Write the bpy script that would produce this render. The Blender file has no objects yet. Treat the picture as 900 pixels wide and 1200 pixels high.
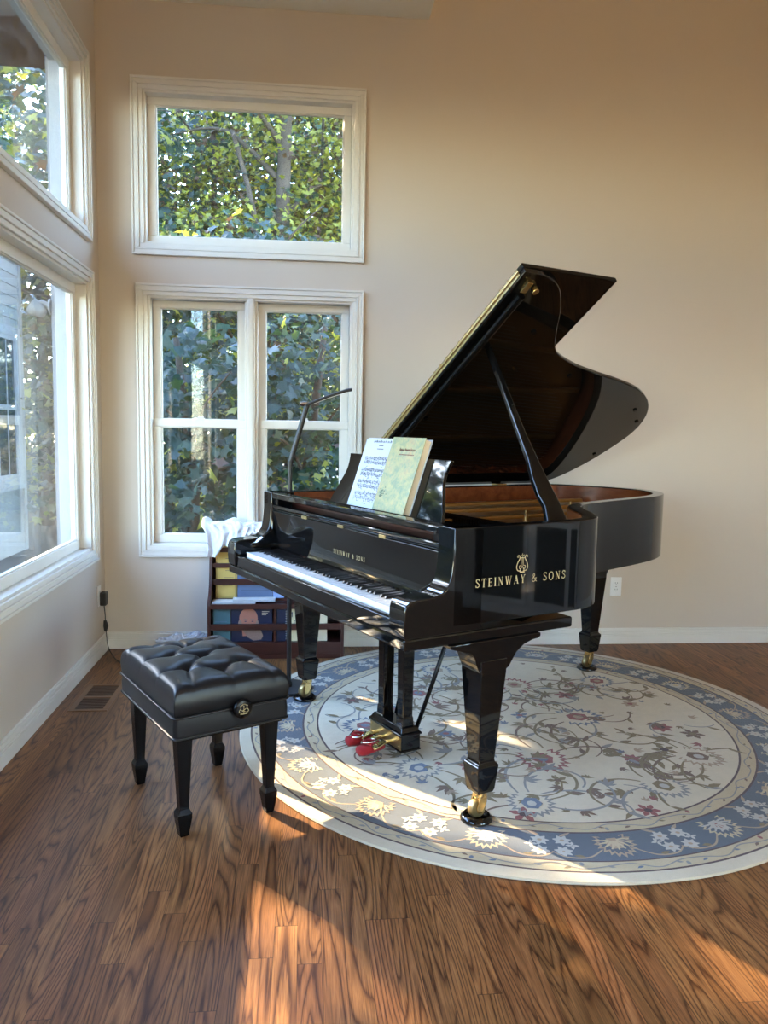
SKY, SUN, EXPO = 0.5, 3.3, 3.4
import bpy, bmesh, math, random
from mathutils import Vector, Matrix, noise as mnoise
C = bpy.context.scene.collection
PI = math.pi
R = math.radians
rnd = random.Random(7)

# ------------------------------------------------------------------ nodes and materials
class NT:
    def __init__(self, name):
        self.m = bpy.data.materials.new(name); self.m.use_nodes = True
        self.t = self.m.node_tree; self.t.nodes.clear()
        self.out = self.t.nodes.new('ShaderNodeOutputMaterial')
    def n(self, typ, ins=None, **props):
        nd = self.t.nodes.new(typ)
        for k, v in props.items(): setattr(nd, k, v)
        for k, v in (ins or {}).items(): self.put(nd.inputs[k], v)
        return nd
    def put(self, sock, v):
        if isinstance(v, bpy.types.NodeSocket): self.t.links.new(v, sock)
        else:
            if sock.type == 'RGBA' and len(v) == 3: v = (*v, 1)
            sock.default_value = v
    def math(self, op, a, b=0.0, c=0.0):
        nd = self.n('ShaderNodeMath', operation=op)
        self.put(nd.inputs[0], a); self.put(nd.inputs[1], b); self.put(nd.inputs[2], c)
        return nd.outputs[0]
    def mix(self, f, a, b, blend='MIX'):
        nd = self.n('ShaderNodeMix', data_type='RGBA', blend_type=blend)
        self.put(nd.inputs[0], f); self.put(nd.inputs[6], a); self.put(nd.inputs[7], b)
        return nd.outputs[2]
    def ramp(self, f, stops):
        nd = self.n('ShaderNodeValToRGB'); cr = nd.color_ramp
        while len(cr.elements) < len(stops): cr.elements.new(0.5)
        for e, (p, c) in zip(cr.elements, stops):
            e.position = p; e.color = (*c, 1) if len(c) == 3 else c
        self.put(nd.inputs[0], f)
        return nd.outputs[0]
    def coords(self, kind='Object'):
        return self.n('ShaderNodeTexCoord').outputs[kind]
    def noise(self, vec, scale, detail=2.0, rough=0.5, dist=0.0):
        nd = self.n('ShaderNodeTexNoise', {'Vector': vec, 'Scale': scale, 'Detail': detail, 'Roughness': rough, 'Distortion': dist})
        return nd.outputs[0]
    def bump(self, h, strength=0.2, dist=0.002):
        return self.n('ShaderNodeBump', {'Height': h, 'Strength': strength, 'Distance': dist}).outputs[0]
    def principled(self, **k):
        nd = self.n('ShaderNodeBsdfPrincipled')
        for a, v in k.items(): self.put(nd.inputs[a.replace('_', ' ')], v)
        self.t.links.new(nd.outputs[0], self.out.inputs[0])
        return nd

def simple(name, col, rough=0.5, metal=0.0, var=0.06, scale=20.0, bump=0.0, bscale=200.0, coat=0.0, spec=0.5, sheen=0.0):
    """plain surface with a little procedural variation"""
    t = NT(name); v = t.coords()
    nz = t.noise(v, scale, 3.0)
    a = tuple(c * (1 - var) for c in col); b = tuple(min(1, c * (1 + var)) for c in col)
    k = dict(Base_Color=t.mix(nz, a, b), Roughness=rough, Metallic=metal, Coat_Weight=coat, Specular_IOR_Level=spec, Sheen_Weight=sheen)
    if bump: k['Normal'] = t.bump(t.noise(v, bscale, 2.0), bump)
    t.principled(**k)
    return t.m

M = {}
M['wall'] = simple('wall_paint', (0.585, 0.505, 0.425), 0.75, var=0.02, scale=3, bump=0.12, bscale=260)
M['ceil'] = simple('ceiling_paint', (0.80, 0.76, 0.64), 0.8, var=0.02, bump=0.08)
M['trim'] = simple('white_trim_paint', (0.70, 0.665, 0.61), 0.38, var=0.02)
M['lacquer'] = simple('black_piano_lacquer', (0.0035, 0.0037, 0.004), 0.035, var=0.1, coat=0.0, spec=0.5)
M['satin'] = simple('black_satin_paint', (0.004, 0.004, 0.0045), 0.24, var=0.1, spec=0.2)
M['metalblack'] = simple('black_powder_coat', (0.010, 0.010, 0.011), 0.4, var=0.1)
M['brass'] = simple('polished_brass', (0.78, 0.56, 0.24), 0.22, 1.0, var=0.08)
M['oldbrass'] = simple('aged_brass', (0.36, 0.28, 0.14), 0.42, 1.0, var=0.15)
M['chrome'] = simple('chrome', (0.75, 0.75, 0.76), 0.12, 1.0)
M['ivory'] = simple('white_key_top', (0.70, 0.71, 0.72), 0.22, var=0.01)
M['ebony'] = simple('black_key_top', (0.006, 0.006, 0.007), 0.22)
M['gold'] = simple('bronze_gold_plate', (0.38, 0.20, 0.055), 0.38, 0.7, var=0.08, bump=0.05)
M['goldpaint'] = simple('gold_leaf_inlay', (0.46, 0.37, 0.20), 0.4, 0.4)
M['felt'] = simple('red_velvet', (0.30, 0.004, 0.010), 0.85, var=0.3, bump=0.3, bscale=500, sheen=0.1)
M['paper'] = simple('white_paper', (0.48, 0.50, 0.54), 0.7, var=0.02)
M['pages'] = simple('cream_page_block', (0.66, 0.55, 0.38), 0.8, var=0.1, scale=300)
M['ink'] = simple('printed_ink', (0.05, 0.05, 0.09), 0.7)
M['steel'] = simple('steel_string', (0.5, 0.47, 0.42), 0.3, 1.0)
M['outlet'] = simple('white_plastic', (0.80, 0.79, 0.77), 0.4, var=0.01)
M['plug'] = simple('black_plastic', (0.012, 0.012, 0.012), 0.45)
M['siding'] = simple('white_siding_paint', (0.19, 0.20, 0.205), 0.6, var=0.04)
M['outpaint'] = simple('darkened_outdoor_white_paint', (0.24, 0.25, 0.265), 0.6, var=0.08)  # outdoor white trim darkened in colour to offset the bright skylight on it
M['darkglass'] = simple('dark_window_glass', (0.02, 0.03, 0.035), 0.08)
M['yellow'] = simple('yellow_score_cover', (0.62, 0.43, 0.11), 0.6, var=0.06)
M['blue'] = simple('blue_score_cover', (0.12, 0.17, 0.29), 0.55, var=0.15)
M['ltblue'] = simple('pale_blue_score_cover', (0.30, 0.40, 0.66), 0.55)
M['teal'] = simple('teal_book_cover', (0.05, 0.13, 0.16), 0.5, var=0.15)
M['navy'] = simple('navy_book_cover', (0.012, 0.018, 0.05), 0.35)
M['skin'] = simple('printed_portrait_skin', (0.46, 0.19, 0.13), 0.4, var=0.12, scale=40)
M['hair'] = simple('printed_portrait_hair', (0.30, 0.20, 0.16), 0.4, var=0.3, scale=90)
M['creamcover'] = simple('cream_book_cover', (0.66, 0.58, 0.36), 0.55)
M['towel'] = simple('white_terry_cloth', (0.72, 0.72, 0.76), 0.95, var=0.05, bump=0.5, bscale=420, sheen=0.3)
M['bark'] = simple('tree_bark', (0.05, 0.037, 0.026), 0.9, var=0.5, scale=14, bump=0.8, bscale=30)
M['soil'] = simple('leaf_litter_ground', (0.02, 0.02, 0.012), 0.95, var=0.5, scale=3)
M['grey'] = simple('grey_paint', (0.22, 0.21, 0.20), 0.5)

def wood(name, c0, c1, scale=1.0, rough=0.3, axis=0, coat=0.2):
    t = NT(name); v = t.coords()
    mp = t.n('ShaderNodeMapping', {'Vector': v})
    s = [26.0 * scale] * 3; s[axis] = 2.2 * scale
    mp.inputs['Scale'].default_value = s
    nz = t.noise(mp.outputs[0], 1.0, 5.0, 0.6, 0.6)
    t.principled(Base_Color=t.ramp(nz, [(0.3, c0), (0.7, c1)]), Roughness=rough, Coat_Weight=coat, Coat_Roughness=0.1)
    return t.m
M['mahogany'] = wood('mahogany_veneer', (0.13, 0.032, 0.012), (0.24, 0.065, 0.022), 0.8, 0.22)
M['spruce'] = wood('spruce_soundboard', (0.45, 0.25, 0.10), (0.58, 0.36, 0.16), 1.0, 0.35, 1)
M['cherry'] = wood('dark_cherry_stain', (0.030, 0.007, 0.005), (0.060, 0.014, 0.009), 0.7, 0.35, coat=0.05)
M['ventslat'] = wood('dark_oak_slats', (0.040, 0.016, 0.007), (0.075, 0.032, 0.014), 1.0, 0.4, 1)
M['vent'] = wood('stained_oak_register', (0.15, 0.068, 0.026), (0.22, 0.105, 0.042), 1.0, 0.4, 1)

def floor_material():
    t = NT('stained_oak_strip_floor'); v = t.coords()
    sp = t.n('ShaderNodeSeparateXYZ', {0: v}); x, y = sp.outputs[0], sp.outputs[1]
    W = 0.0585
    xs = t.math('DIVIDE', x, W); col = t.math('FLOOR', xs); fx = t.math('FRACT', xs)
    r1 = t.n('ShaderNodeTexWhiteNoise', {'W': col}, noise_dimensions='1D').outputs[0]
    ys = t.math('DIVIDE', t.math('ADD', y, t.math('MULTIPLY', r1, 7.31)), 0.82)
    seg = t.math('FLOOR', ys); fy = t.math('FRACT', ys)
    cb = t.n('ShaderNodeCombineXYZ', {0: col, 1: seg})
    rr = t.n('ShaderNodeTexWhiteNoise', {'Vector': cb.outputs[0]}, noise_dimensions='2D')
    r2 = rr.outputs[0]
    rs = t.n('ShaderNodeSeparateColor', {0: rr.outputs[1]})
    # cathedral figure: contour lines of a stretched noise field, different in every board
    gv = t.n('ShaderNodeCombineXYZ', {0: t.math('MULTIPLY', x, 12.0), 1: t.math('MULTIPLY', y, 0.95), 2: t.math('MULTIPLY', r2, 57.0)})
    fld = t.noise(gv.outputs[0], 1.0, 1.2, 0.4, 0.25)
    freq = t.math('ADD', 9.0, t.math('MULTIPLY', rs.outputs[0], 17.0))
    fine = t.n('ShaderNodeCombineXYZ', {0: t.math('MULTIPLY', x, 300.0), 1: t.math('MULTIPLY', y, 9.0), 2: r2})
    pores = t.noise(fine.outputs[0], 1.0, 3.0, 0.6)
    ph = t.math('ADD', t.math('MULTIPLY', fld, freq), t.math('MULTIPLY', pores, 0.35))
    ring = t.math('ABSOLUTE', t.math('SUBTRACT', t.math('MULTIPLY', t.math('FRACT', ph), 2.0), 1.0))
    base = t.ramp(ring, [(0.0, (0.060, 0.021, 0.007)), (0.10, (0.100, 0.039, 0.013)), (0.34, (0.190, 0.082, 0.028)), (1.0, (0.248, 0.112, 0.040))])
    pr = t.ramp(pores, [(0.35, (0.62, 0.58, 0.55)), (0.6, (1.05, 1.05, 1.05))])
    colr = t.mix(1.0, base, pr, 'MULTIPLY')
    br = t.math('ADD', 0.78, t.math('MULTIPLY', rs.outputs[1], 0.5))
    tone = t.n('ShaderNodeCombineColor', {0: br, 1: t.math('MULTIPLY', br, t.math('ADD', 0.95, t.math('MULTIPLY', rs.outputs[2], 0.08))), 2: t.math('MULTIPLY', br, 0.97)})
    colr = t.mix(1.0, colr, tone.outputs[0], 'MULTIPLY')
    seam = t.math('MAXIMUM', t.math('LESS_THAN', fx, 0.018), t.math('LESS_THAN', fy, 0.002))
    colr = t.mix(t.math('MULTIPLY', seam, 0.75), colr, (0.012, 0.006, 0.003))
    rough = t.math('ADD', 0.36, t.math('MULTIPLY', pores, 0.14))
    h = t.math('SUBTRACT', t.math('MULTIPLY', ring, 0.25), seam)
    t.principled(Base_Color=colr, Roughness=rough, Specular_IOR_Level=0.32, Normal=t.bump(h, 0.12, 0.0015))
    return t.m
M['floor'] = floor_material()

def pile(name, c, var=0.2, mott=0.2):
    t = NT(name); v = t.coords()
    nz = t.noise(v, 520.0, 2.0, 0.6); big = t.noise(v, 5.0, 3.0)
    f = t.math('ADD', t.math('MULTIPLY', nz, 2 * var), t.math('MULTIPLY', t.math('ADD', big, t.noise(v, 38.0, 3.0)), mott))
    a = tuple(x * (1 - var - mott) for x in c); b = tuple(x * (1 + var + mott) for x in c)
    t.principled(Base_Color=t.mix(f, a, b), Roughness=0.95, Specular_IOR_Level=0.1, Sheen_Weight=0.25, Normal=t.bump(nz, 0.55, 0.003))
    return t.m
RUG = {k: pile('rug_' + k, c) for k, c in dict(
    cream=(0.60, 0.52, 0.37), field=(0.66, 0.585, 0.43), beige=(0.54, 0.44, 0.265), blue=(0.088, 0.106, 0.130), dark=(0.075, 0.035, 0.03),
    olive=(0.21, 0.155, 0.065), brown=(0.17, 0.10, 0.06), red=(0.28, 0.075, 0.065), slate=(0.13, 0.165, 0.225), tan=(0.40, 0.29, 0.185),
    pale=(0.50, 0.47, 0.40), grey=(0.25, 0.245, 0.23)).items()}

def glass_material(haze=0.0):
    t = NT('window_glass' + ('_dusty' if haze else ''))
    g = t.n('ShaderNodeNewGeometry')
    d = t.n('ShaderNodeVectorMath', {0: g.outputs['Incoming'], 1: g.outputs['Normal']}, operation='DOT_PRODUCT').outputs['Value']
    k = t.math('POWER', t.math('SUBTRACT', 1.0, t.math('MINIMUM', t.math('ABSOLUTE', d), 1.0)), 5.0)
    fr = t.math('ADD', 0.045, t.math('MULTIPLY', k, 0.955))
    tr = t.n('ShaderNodeBsdfTransparent', {0: (0.97, 0.985, 0.98, 1)}).outputs[0]
    gl = t.n('ShaderNodeBsdfGlossy', {0: (1, 1, 1, 1), 'Roughness': 0.0}).outputs[0]
    sh = t.n('ShaderNodeMixShader', {0: fr, 1: tr, 2: gl}).outputs[0]
    if haze:
        v = t.coords()
        nz = t.noise(v, 9.0, 6.0, 0.7, 2.5); sp = t.noise(v, 60.0, 3.0, 0.7)
        f = t.math('MULTIPLY', t.math('MAXIMUM', t.math('SUBTRACT', nz, 0.42), 0.0), t.math('MULTIPLY', sp, haze))
        df = t.n('ShaderNodeBsdfTranslucent', {0: (0.8, 0.8, 0.78, 1)}).outputs[0]
        sh = t.n('ShaderNodeMixShader', {0: f, 1: sh, 2: df}).outputs[0]
    t.t.links.new(sh, t.out.inputs[0])
    return t.m
M['glass'] = glass_material()
M['dusty'] = glass_material(0.16)

def leaf_material(name, c, trans):
    t = NT(name); v = t.coords()
    nz = t.noise(v, 2.2, 3.0)
    col = t.mix(nz, tuple(x * 0.55 for x in c), tuple(x * 1.45 for x in c))
    b = t.n('ShaderNodeBsdfPrincipled', {'Base Color': col, 'Roughness': 0.42}).outputs[0]
    tr = t.n('ShaderNodeBsdfTranslucent', {0: t.mix(0.5, col, trans)}).outputs[0]
    t.t.links.new(t.n('ShaderNodeMixShader', {0: 0.45, 1: b, 2: tr}).outputs[0], t.out.inputs[0])
    return t.m
LEAF = [leaf_material('maple_leaf_green', (0.026, 0.052, 0.028), (0.08, 0.12, 0.015)),
        leaf_material('maple_leaf_shaded_blue_green', (0.030, 0.060, 0.055), (0.04, 0.09, 0.04)),  # bluish tone stands for leaves in shade
        leaf_material('maple_leaf_sunlit_yellow_green', (0.17, 0.18, 0.03), (0.70, 0.62, 0.06)),  # yellow tone puts sunlight into the leaf colour
        leaf_material('dry_brown_leaf', (0.075, 0.042, 0.025), (0.16, 0.085, 0.03))]

def leather_material():
    t = NT('black_leather'); v = t.coords()
    vo = t.n('ShaderNodeTexVoronoi', {'Vector': v, 'Scale': 420.0}).outputs[0]
    t.principled(Base_Color=t.mix(t.noise(v, 6.0), (0.006, 0.006, 0.007), (0.010, 0.010, 0.011)), Roughness=0.33, Specular_IOR_Level=0.25, Normal=t.bump(vo, 0.08, 0.001))
    return t.m
M['leather'] = leather_material()

def plastic_film():
    t = NT('clear_crumpled_film')
    tr = t.n('ShaderNodeBsdfTransparent', {0: (0.92, 0.93, 0.95, 1)}).outputs[0]
    v = t.coords()
    p = t.n('ShaderNodeBsdfPrincipled', {'Base Color': (0.75, 0.78, 0.85, 1), 'Roughness': 0.12, 'Normal': t.bump(t.noise(v, 40.0, 4.0), 0.6, 0.01)}).outputs[0]
    t.t.links.new(t.n('ShaderNodeMixShader', {0: 0.42, 1: tr, 2: p}).outputs[0], t.out.inputs[0])
    return t.m
M['film'] = plastic_film()

def painted_cover():
    t = NT('impressionist_green_cover'); v = t.coords()
    a = t.noise(v, 16.0, 5.0, 0.7, 1.5); b = t.noise(v, 46.0, 4.0, 0.7, 0.8)
    c1 = t.ramp(a, [(0.30, (0.10, 0.17, 0.11)), (0.45, (0.19, 0.24, 0.11)), (0.56, (0.36, 0.31, 0.13)), (0.72, (0.42, 0.22, 0.09))])
    c2 = t.ramp(b, [(0.35, (0.13, 0.24, 0.20)), (0.6, (0.44, 0.37, 0.18))])
    t.principled(Base_Color=t.mix(0.45, c1, c2), Roughness=0.35)
    return t.m
M['cover'] = painted_cover()

# ------------------------------------------------------------------ mesh building
class MB:
    def __init__(self): self.bm = bmesh.new(); self.mi = 0
    def face(self, vs):
        try:
            f = self.bm.faces.new(vs); f.material_index = self.mi; return f
        except ValueError: return None
    def box(self, x0, x1, y0, y1, z0, z1):
        v = [self.bm.verts.new((x, y, z)) for z in (z0, z1) for x, y in ((x0, y0), (x1, y0), (x1, y1), (x0, y1))]
        for q in ((3, 2, 1, 0), (4, 5, 6, 7), (0, 1, 5, 4), (1, 2, 6, 5), (2, 3, 7, 6), (3, 0, 4, 7)): self.face([v[i] for i in q])
        return self
    def prism(self, poly, a0, a1, axis=2):
        """poly: 2-D outline (counter-clockwise), extruded from a0 to a1 along axis"""
        def P(p, a):
            return {2: (p[0], p[1], a), 1: (p[0], a, p[1]), 0: (a, p[0], p[1])}[axis]
        lo = [self.bm.verts.new(P(p, a0)) for p in poly]; hi = [self.bm.verts.new(P(p, a1)) for p in poly]
        n = len(poly)
        self.face(lo[::-1]); self.face(hi)
        for i in range(n): self.face([lo[i], lo[(i + 1) % n], hi[(i + 1) % n], hi[i]])
        return self
    def loft(self, rings, cap=True):
        vs = [[self.bm.verts.new(p) for p in r] for r in rings]; n = len(rings[0])
        for a, b in zip(vs, vs[1:]):
            for i in range(n): self.face([a[i], a[(i + 1) % n], b[(i + 1) % n], b[i]])
        if cap: self.face(vs[0][::-1]); self.face(vs[-1])
        return self
    def square_loft(self, cx, cy, secs):
        return self.loft([[(cx - h, cy - k, z), (cx + h, cy - k, z), (cx + h, cy + k, z), (cx - h, cy + k, z)] for z, h, k in secs])
    def tube(self, pts, r, n=10, cap=True):
        pts = [Vector(p) for p in pts]; rs = r if isinstance(r, (list, tuple)) else [r] * len(pts)
        rings = []; up = None
        for i, p in enumerate(pts):
            d = (pts[min(i + 1, len(pts) - 1)] - pts[max(i - 1, 0)]).normalized()
            if up is None: up = d.orthogonal().normalized()
            up = (up - d * up.dot(d)); up = up.normalized() if up.length > 1e-6 else d.orthogonal().normalized()
            sd = d.cross(up)
            rings.append([p + rs[i] * (math.cos(2 * PI * k / n) * up + math.sin(2 * PI * k / n) * sd) for k in range(n)])
        return self.loft(rings, cap)
    def lathe(self, prof, c=(0, 0, 0), axis='z', n=28):
        """prof: list of (radius, along)"""
        c = Vector(c); rings = []
        for r, h in prof:
            ring = []
            for k in range(n):
                a = 2 * PI * k / n; x, y = r * math.cos(a), r * math.sin(a)
                ring.append(c + Vector({'z': (x, y, h), 'x': (h, x, y), 'y': (y, h, x)}[axis]))
            rings.append(ring)
        return self.loft(rings)
    def flat(self, poly, z, f=lambda p, z: (p[0], p[1], z)):
        self.face([self.bm.verts.new(f(p, z)) for p in poly]); return self
    def build(self, name, mats, parent=None, smooth=None, bevel=0.0, seg=2):
        me = bpy.data.meshes.new(name)
        bmesh.ops.recalc_face_normals(self.bm, faces=self.bm.faces) if bevel >= 0 else None
        self.bm.to_mesh(me); self.bm.free()
        for m in (mats if isinstance(mats, (list, tuple)) else [mats]): me.materials.append(m)
        o = bpy.data.objects.new(name, me); C.objects.link(o)
        if parent: o.parent = parent
        if bevel > 0:
            b = o.modifiers.new('bevel', 'BEVEL'); b.width = bevel; b.segments = seg; b.limit_method = 'ANGLE'; b.angle_limit = R(35)
        if smooth is not None:
            for p in me.polygons: p.use_smooth = True
            if smooth < 180: me.set_sharp_from_angle(angle=R(smooth))
        return o

def tag(o, label=None, cat=None, group=None, kind=None):
    for k, v in (('label', label), ('category', cat), ('group', group), ('kind', kind)):
        if v: o[k] = v
    return o
def thing(name, label, cat, loc=(0, 0, 0), rz=0.0, group=None):
    o = bpy.data.objects.new(name, None); C.objects.link(o); o.empty_display_size = 0.1
    o.location = loc; o.rotation_euler.z = rz
    return tag(o, label, cat, group)
def struct(o): o['kind'] = 'structure'; return o
def copy_tree(o, parent=None):
    c = o.copy(); C.objects.link(c); c.parent = parent
    for ch in list(o.children): copy_tree(ch, c)
    return c
def spline(pts, n=8, closed=False):
    P = [Vector((*p, 0)) if len(p) == 2 else Vector(p) for p in pts]; out = []; N = len(P)
    for i in range(N if closed else N - 1):
        p0, p1, p2, p3 = (P[(i + k) % N] if closed else P[max(0, min(N - 1, i + k))] for k in (-1, 0, 1, 2))
        for k in range(n):
            t = k / n
            out.append(0.5 * ((2 * p1) + (p2 - p0) * t + (2 * p0 - 5 * p1 + 4 * p2 - p3) * t * t + (3 * p1 - p0 - 3 * p2 + p3) * t ** 3))
    if not closed: out.append(P[-1])
    return [tuple(p[:len(pts[0])]) for p in out]
def offset(poly, d):
    """move a counter-clockwise closed outline outward by d"""
    out = []; n = len(poly)
    for i in range(n):
        a, b, c = Vector(poly[i - 1]), Vector(poly[i]), Vector(poly[(i + 1) % n])
        e1 = (b - a).normalized(); e2 = (c - b).normalized()
        n1 = Vector((e1.y, -e1.x)); n2 = Vector((e2.y, -e2.x)); m = (n1 + n2)
        m = m.normalized() if m.length > 1e-6 else n1
        out.append(tuple(b + m * (d / max(0.5, m.dot(n1)))))
    return out
def text_mesh(body, size, extrude=0.0006, spacing=1.0):
    cu = bpy.data.curves.new('lettering', 'FONT'); cu.body = body; cu.size = size; cu.extrude = extrude; cu.space_character = spacing
    cu.align_x = 'CENTER'; cu.align_y = 'CENTER'
    o = bpy.data.objects.new('lettering', cu); C.objects.link(o)
    bpy.context.view_layer.update()
    me = bpy.data.meshes.new_from_object(o.evaluated_get(bpy.context.evaluated_depsgraph_get()))
    bpy.data.objects.remove(o); bpy.data.curves.remove(cu)
    return me
def lettering(name, body, size, mat, parent, mtx, spacing=1.0, width=None):
    me = text_mesh(body, size, spacing=spacing)
    if width:
        xs = [v.co.x for v in me.vertices]; s = width / (max(xs) - min(xs))
        for v in me.vertices: v.co.x *= s
    me.transform(mtx); me.materials.clear(); me.materials.append(mat)
    o = bpy.data.objects.new(name, me); C.objects.link(o); o.parent = parent
    return o

# thin serif capitals drawn as strokes in a unit-high box: (points, weight), weight 1 = thick stem, 0 = hairline
SERIF = {
 'S': (0.56, [([(.50, .80), (.44, .94), (.27, .99), (.10, .90), (.08, .74), (.20, .60), (.40, .46), (.52, .32), (.48, .12), (.28, .01), (.10, .06), (.03, .22)], .6), ([(.50, .99), (.50, .76)], 0), ([(.03, .01), (.03, .26)], 0)]),
 'T': (0.66, [([(.33, 0), (.33, .98)], 1), ([(.02, .98), (.64, .98)], 0), ([(.02, .98), (.02, .76)], 0), ([(.64, .98), (.64, .76)], 0), ([(.20, .0), (.46, .0)], 0)]),
 'E': (0.60, [([(.14, 0), (.14, .98)], 1), ([(.02, .98), (.54, .98)], 0), ([(.54, .98), (.54, .78)], 0), ([(.14, .5), (.42, .5)], 0), ([(.42, .40), (.42, .60)], 0), ([(.02, 0), (.57, 0)], 0), ([(.57, 0), (.57, .22)], 0)]),
 'I': (0.28, [([(.14, 0), (.14, .98)], 1), ([(.02, .98), (.26, .98)], 0), ([(.02, 0), (.26, 0)], 0)]),
 'N': (0.78, [([(.14, 0), (.14, .98)], 0), ([(.12, .98), (.64, 0)], 1), ([(.64, 0), (.64, .98)], 0), ([(.02, 0), (.26, 0)], 0), ([(.0, .98), (.16, .98)], 0), ([(.52, .98), (.76, .98)], 0)]),
 'W': (1.0, [([(.10, .98), (.30, 0)], 1), ([(.30, 0), (.50, .90)], 0), ([(.46, .98), (.68, 0)], 1), ([(.68, 0), (.90, .98)], 0), ([(.0, .98), (.20, .98)], 0), ([(.38, .98), (.56, .98)], 0), ([(.80, .98), (1.0, .98)], 0)]),
 'A': (0.76, [([(.12, 0), (.37, 1.0)], 0), ([(.37, 1.0), (.63, 0)], 1), ([(.21, .36), (.53, .36)], 0), ([(.02, 0), (.22, 0)], 0), ([(.50, 0), (.76, 0)], 0)]),
 'Y': (0.72, [([(.10, .98), (.36, .46)], 1), ([(.36, .46), (.62, .98)], 0), ([(.36, .0), (.36, .48)], 1), ([(.0, .98), (.22, .98)], 0), ([(.52, .98), (.72, .98)], 0), ([(.24, 0), (.48, 0)], 0)]),
 'O': (0.82, [([(.40 + .36 * math.cos(q), .49 + .50 * math.sin(q)) for q in [2 * PI * k / 20 for k in range(21)]], .6)]),
 '&': (0.84, [([(.78, .02), (.60, .16), (.30, .58), (.20, .80), (.30, .97), (.44, .92), (.46, .76), (.30, .58), (.12, .42), (.06, .22), (.16, .04), (.36, .0), (.56, .14), (.68, .44)], .5), ([(.56, .46), (.80, .46)], 0)]),
 ' ': (0.42, [])}
def serif_lettering(name, body, height, width, mat, parent, mtx):
    """letters with even gaps, stretched to the given total width, centred on the origin"""
    nat = sum(SERIF[c][0] for c in body) * height; gap = (width - nat) / (len(body) - 1); x = -width / 2
    m = MB()
    for c in body:
        adv, strokes = SERIF[c]
        for pts, wgt in strokes:
            m.tube([(x + px * height, (pz - .5) * height, 0.0) for px, pz in pts], height * (0.030 + 0.045 * wgt), 6)
        x += adv * height + gap
    m.bm.transform(mtx @ Matrix.Diagonal((1, 1, 0.25, 1)))
    return m.build(name, mat, parent)

def glow(name, col, power):
    t = NT(name); e = t.n('ShaderNodeEmission', {'Color': (*col, 1), 'Strength': power}); t.t.links.new(e.outputs[0], t.out.inputs[0]); return t.m
M['glow'] = glow('warm_fill_glow', (1.0, 0.74, 0.40), 5.4)  # glow of the added fill globe
# ------------------------------------------------------------------ camera
cam = bpy.data.objects.new('camera', bpy.data.cameras.new('camera')); C.objects.link(cam)
f_px, yaw, pitch, roll, cx, cy, ch = 929.5245, -0.1013399, -0.1052247, 0.0178695, 1.120009, -4.566646, 1.28
rt = Vector((math.cos(yaw), math.sin(yaw), 0)); fw = Vector((-math.sin(yaw) * math.cos(pitch), math.cos(yaw) * math.cos(pitch), math.sin(pitch))); up = rt.cross(fw)
r2 = math.cos(roll) * rt + math.sin(roll) * up; u2 = -math.sin(roll) * rt + math.cos(roll) * up
cam.matrix_world = Matrix(((r2.x, u2.x, -fw.x, cx), (r2.y, u2.y, -fw.y, cy), (r2.z, u2.z, -fw.z, ch), (0, 0, 0, 1)))
cam.data.sensor_fit = 'HORIZONTAL'; cam.data.sensor_width = 36.0; cam.data.lens = f_px / 900 * 36.0; cam.data.clip_start = 0.05
bpy.context.scene.camera = cam

# ------------------------------------------------------------------ room shell
RX, RY, CZ, SZ, SX = 5.0, -7.6, 5.2, 3.512, 1.783      # right wall, front wall, high ceiling, soffit height, soffit edge
struct(MB().box(-0.02, RX + 0.1, RY - 0.1, 0.02, -0.12, 0.0).build('floor', M['floor']))

def wall(name, along, holes, length0, length1, top, place):
    """a wall slab with rectangular openings; place(s0, s1, z0, z1) -> box bounds"""
    xs = sorted({length0, length1, *[h[0] for h in holes], *[h[1] for h in holes]})
    zs = sorted({0.0, top, *[h[2] for h in holes], *[h[3] for h in holes]})
    m = MB()
    for a, b in zip(xs, xs[1:]):
        for p, q in zip(zs, zs[1:]):
            cxm, czm = (a + b) / 2, (p + q) / 2
            if any(h[0] < cxm < h[1] and h[2] < czm < h[3] for h in holes): continue
            m.box(*place(a, b, p, q))
    bmesh.ops.remove_doubles(m.bm, verts=m.bm.verts, dist=1e-5)
    return struct(m.build(name, M['wall'], bevel=-1))
T = 0.16
UB = (0.245, 1.383, 2.260, 3.061); LB = (0.258, 1.384, 0.594, 1.983)
UL = (-2.62, -0.272, 2.273, 3.076); LL = (-2.62, -0.252, 0.607, 2.000)
UL2 = (-5.6, -3.25, 2.273, 3.076); LL2 = (-5.6, -3.25, 0.607, 2.000)
wall('wall_back', 'x', [UB, LB], -T, RX, CZ, lambda a, b, p, q: (a, b, 0, T, p, q))
wall('wall_left', 'y', [UL, LL, UL2, LL2], RY, 0.0, CZ, lambda a, b, p, q: (-T, 0, a, b, p, q))
wall('wall_right', 'y', [(-6.9, -5.5, 0.0, 2.3)], RY, 0.0, CZ, lambda a, b, p, q: (RX, RX + T, a, b, p, q))
wall('wall_front', 'x', [(3.7, 4.7, 0.1, 2.1)], -T, RX + T, CZ, lambda a, b, p, q: (a, b, RY - T, RY, p, q))
struct(MB().box(-T, RX + T, RY - T, T, CZ, CZ + 0.1).build('ceiling', M['ceil']))
struct(MB().box(0.0, SX, RY, 0.0, SZ, SZ + 0.5).build('ceiling_soffit', M['ceil']))

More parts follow.
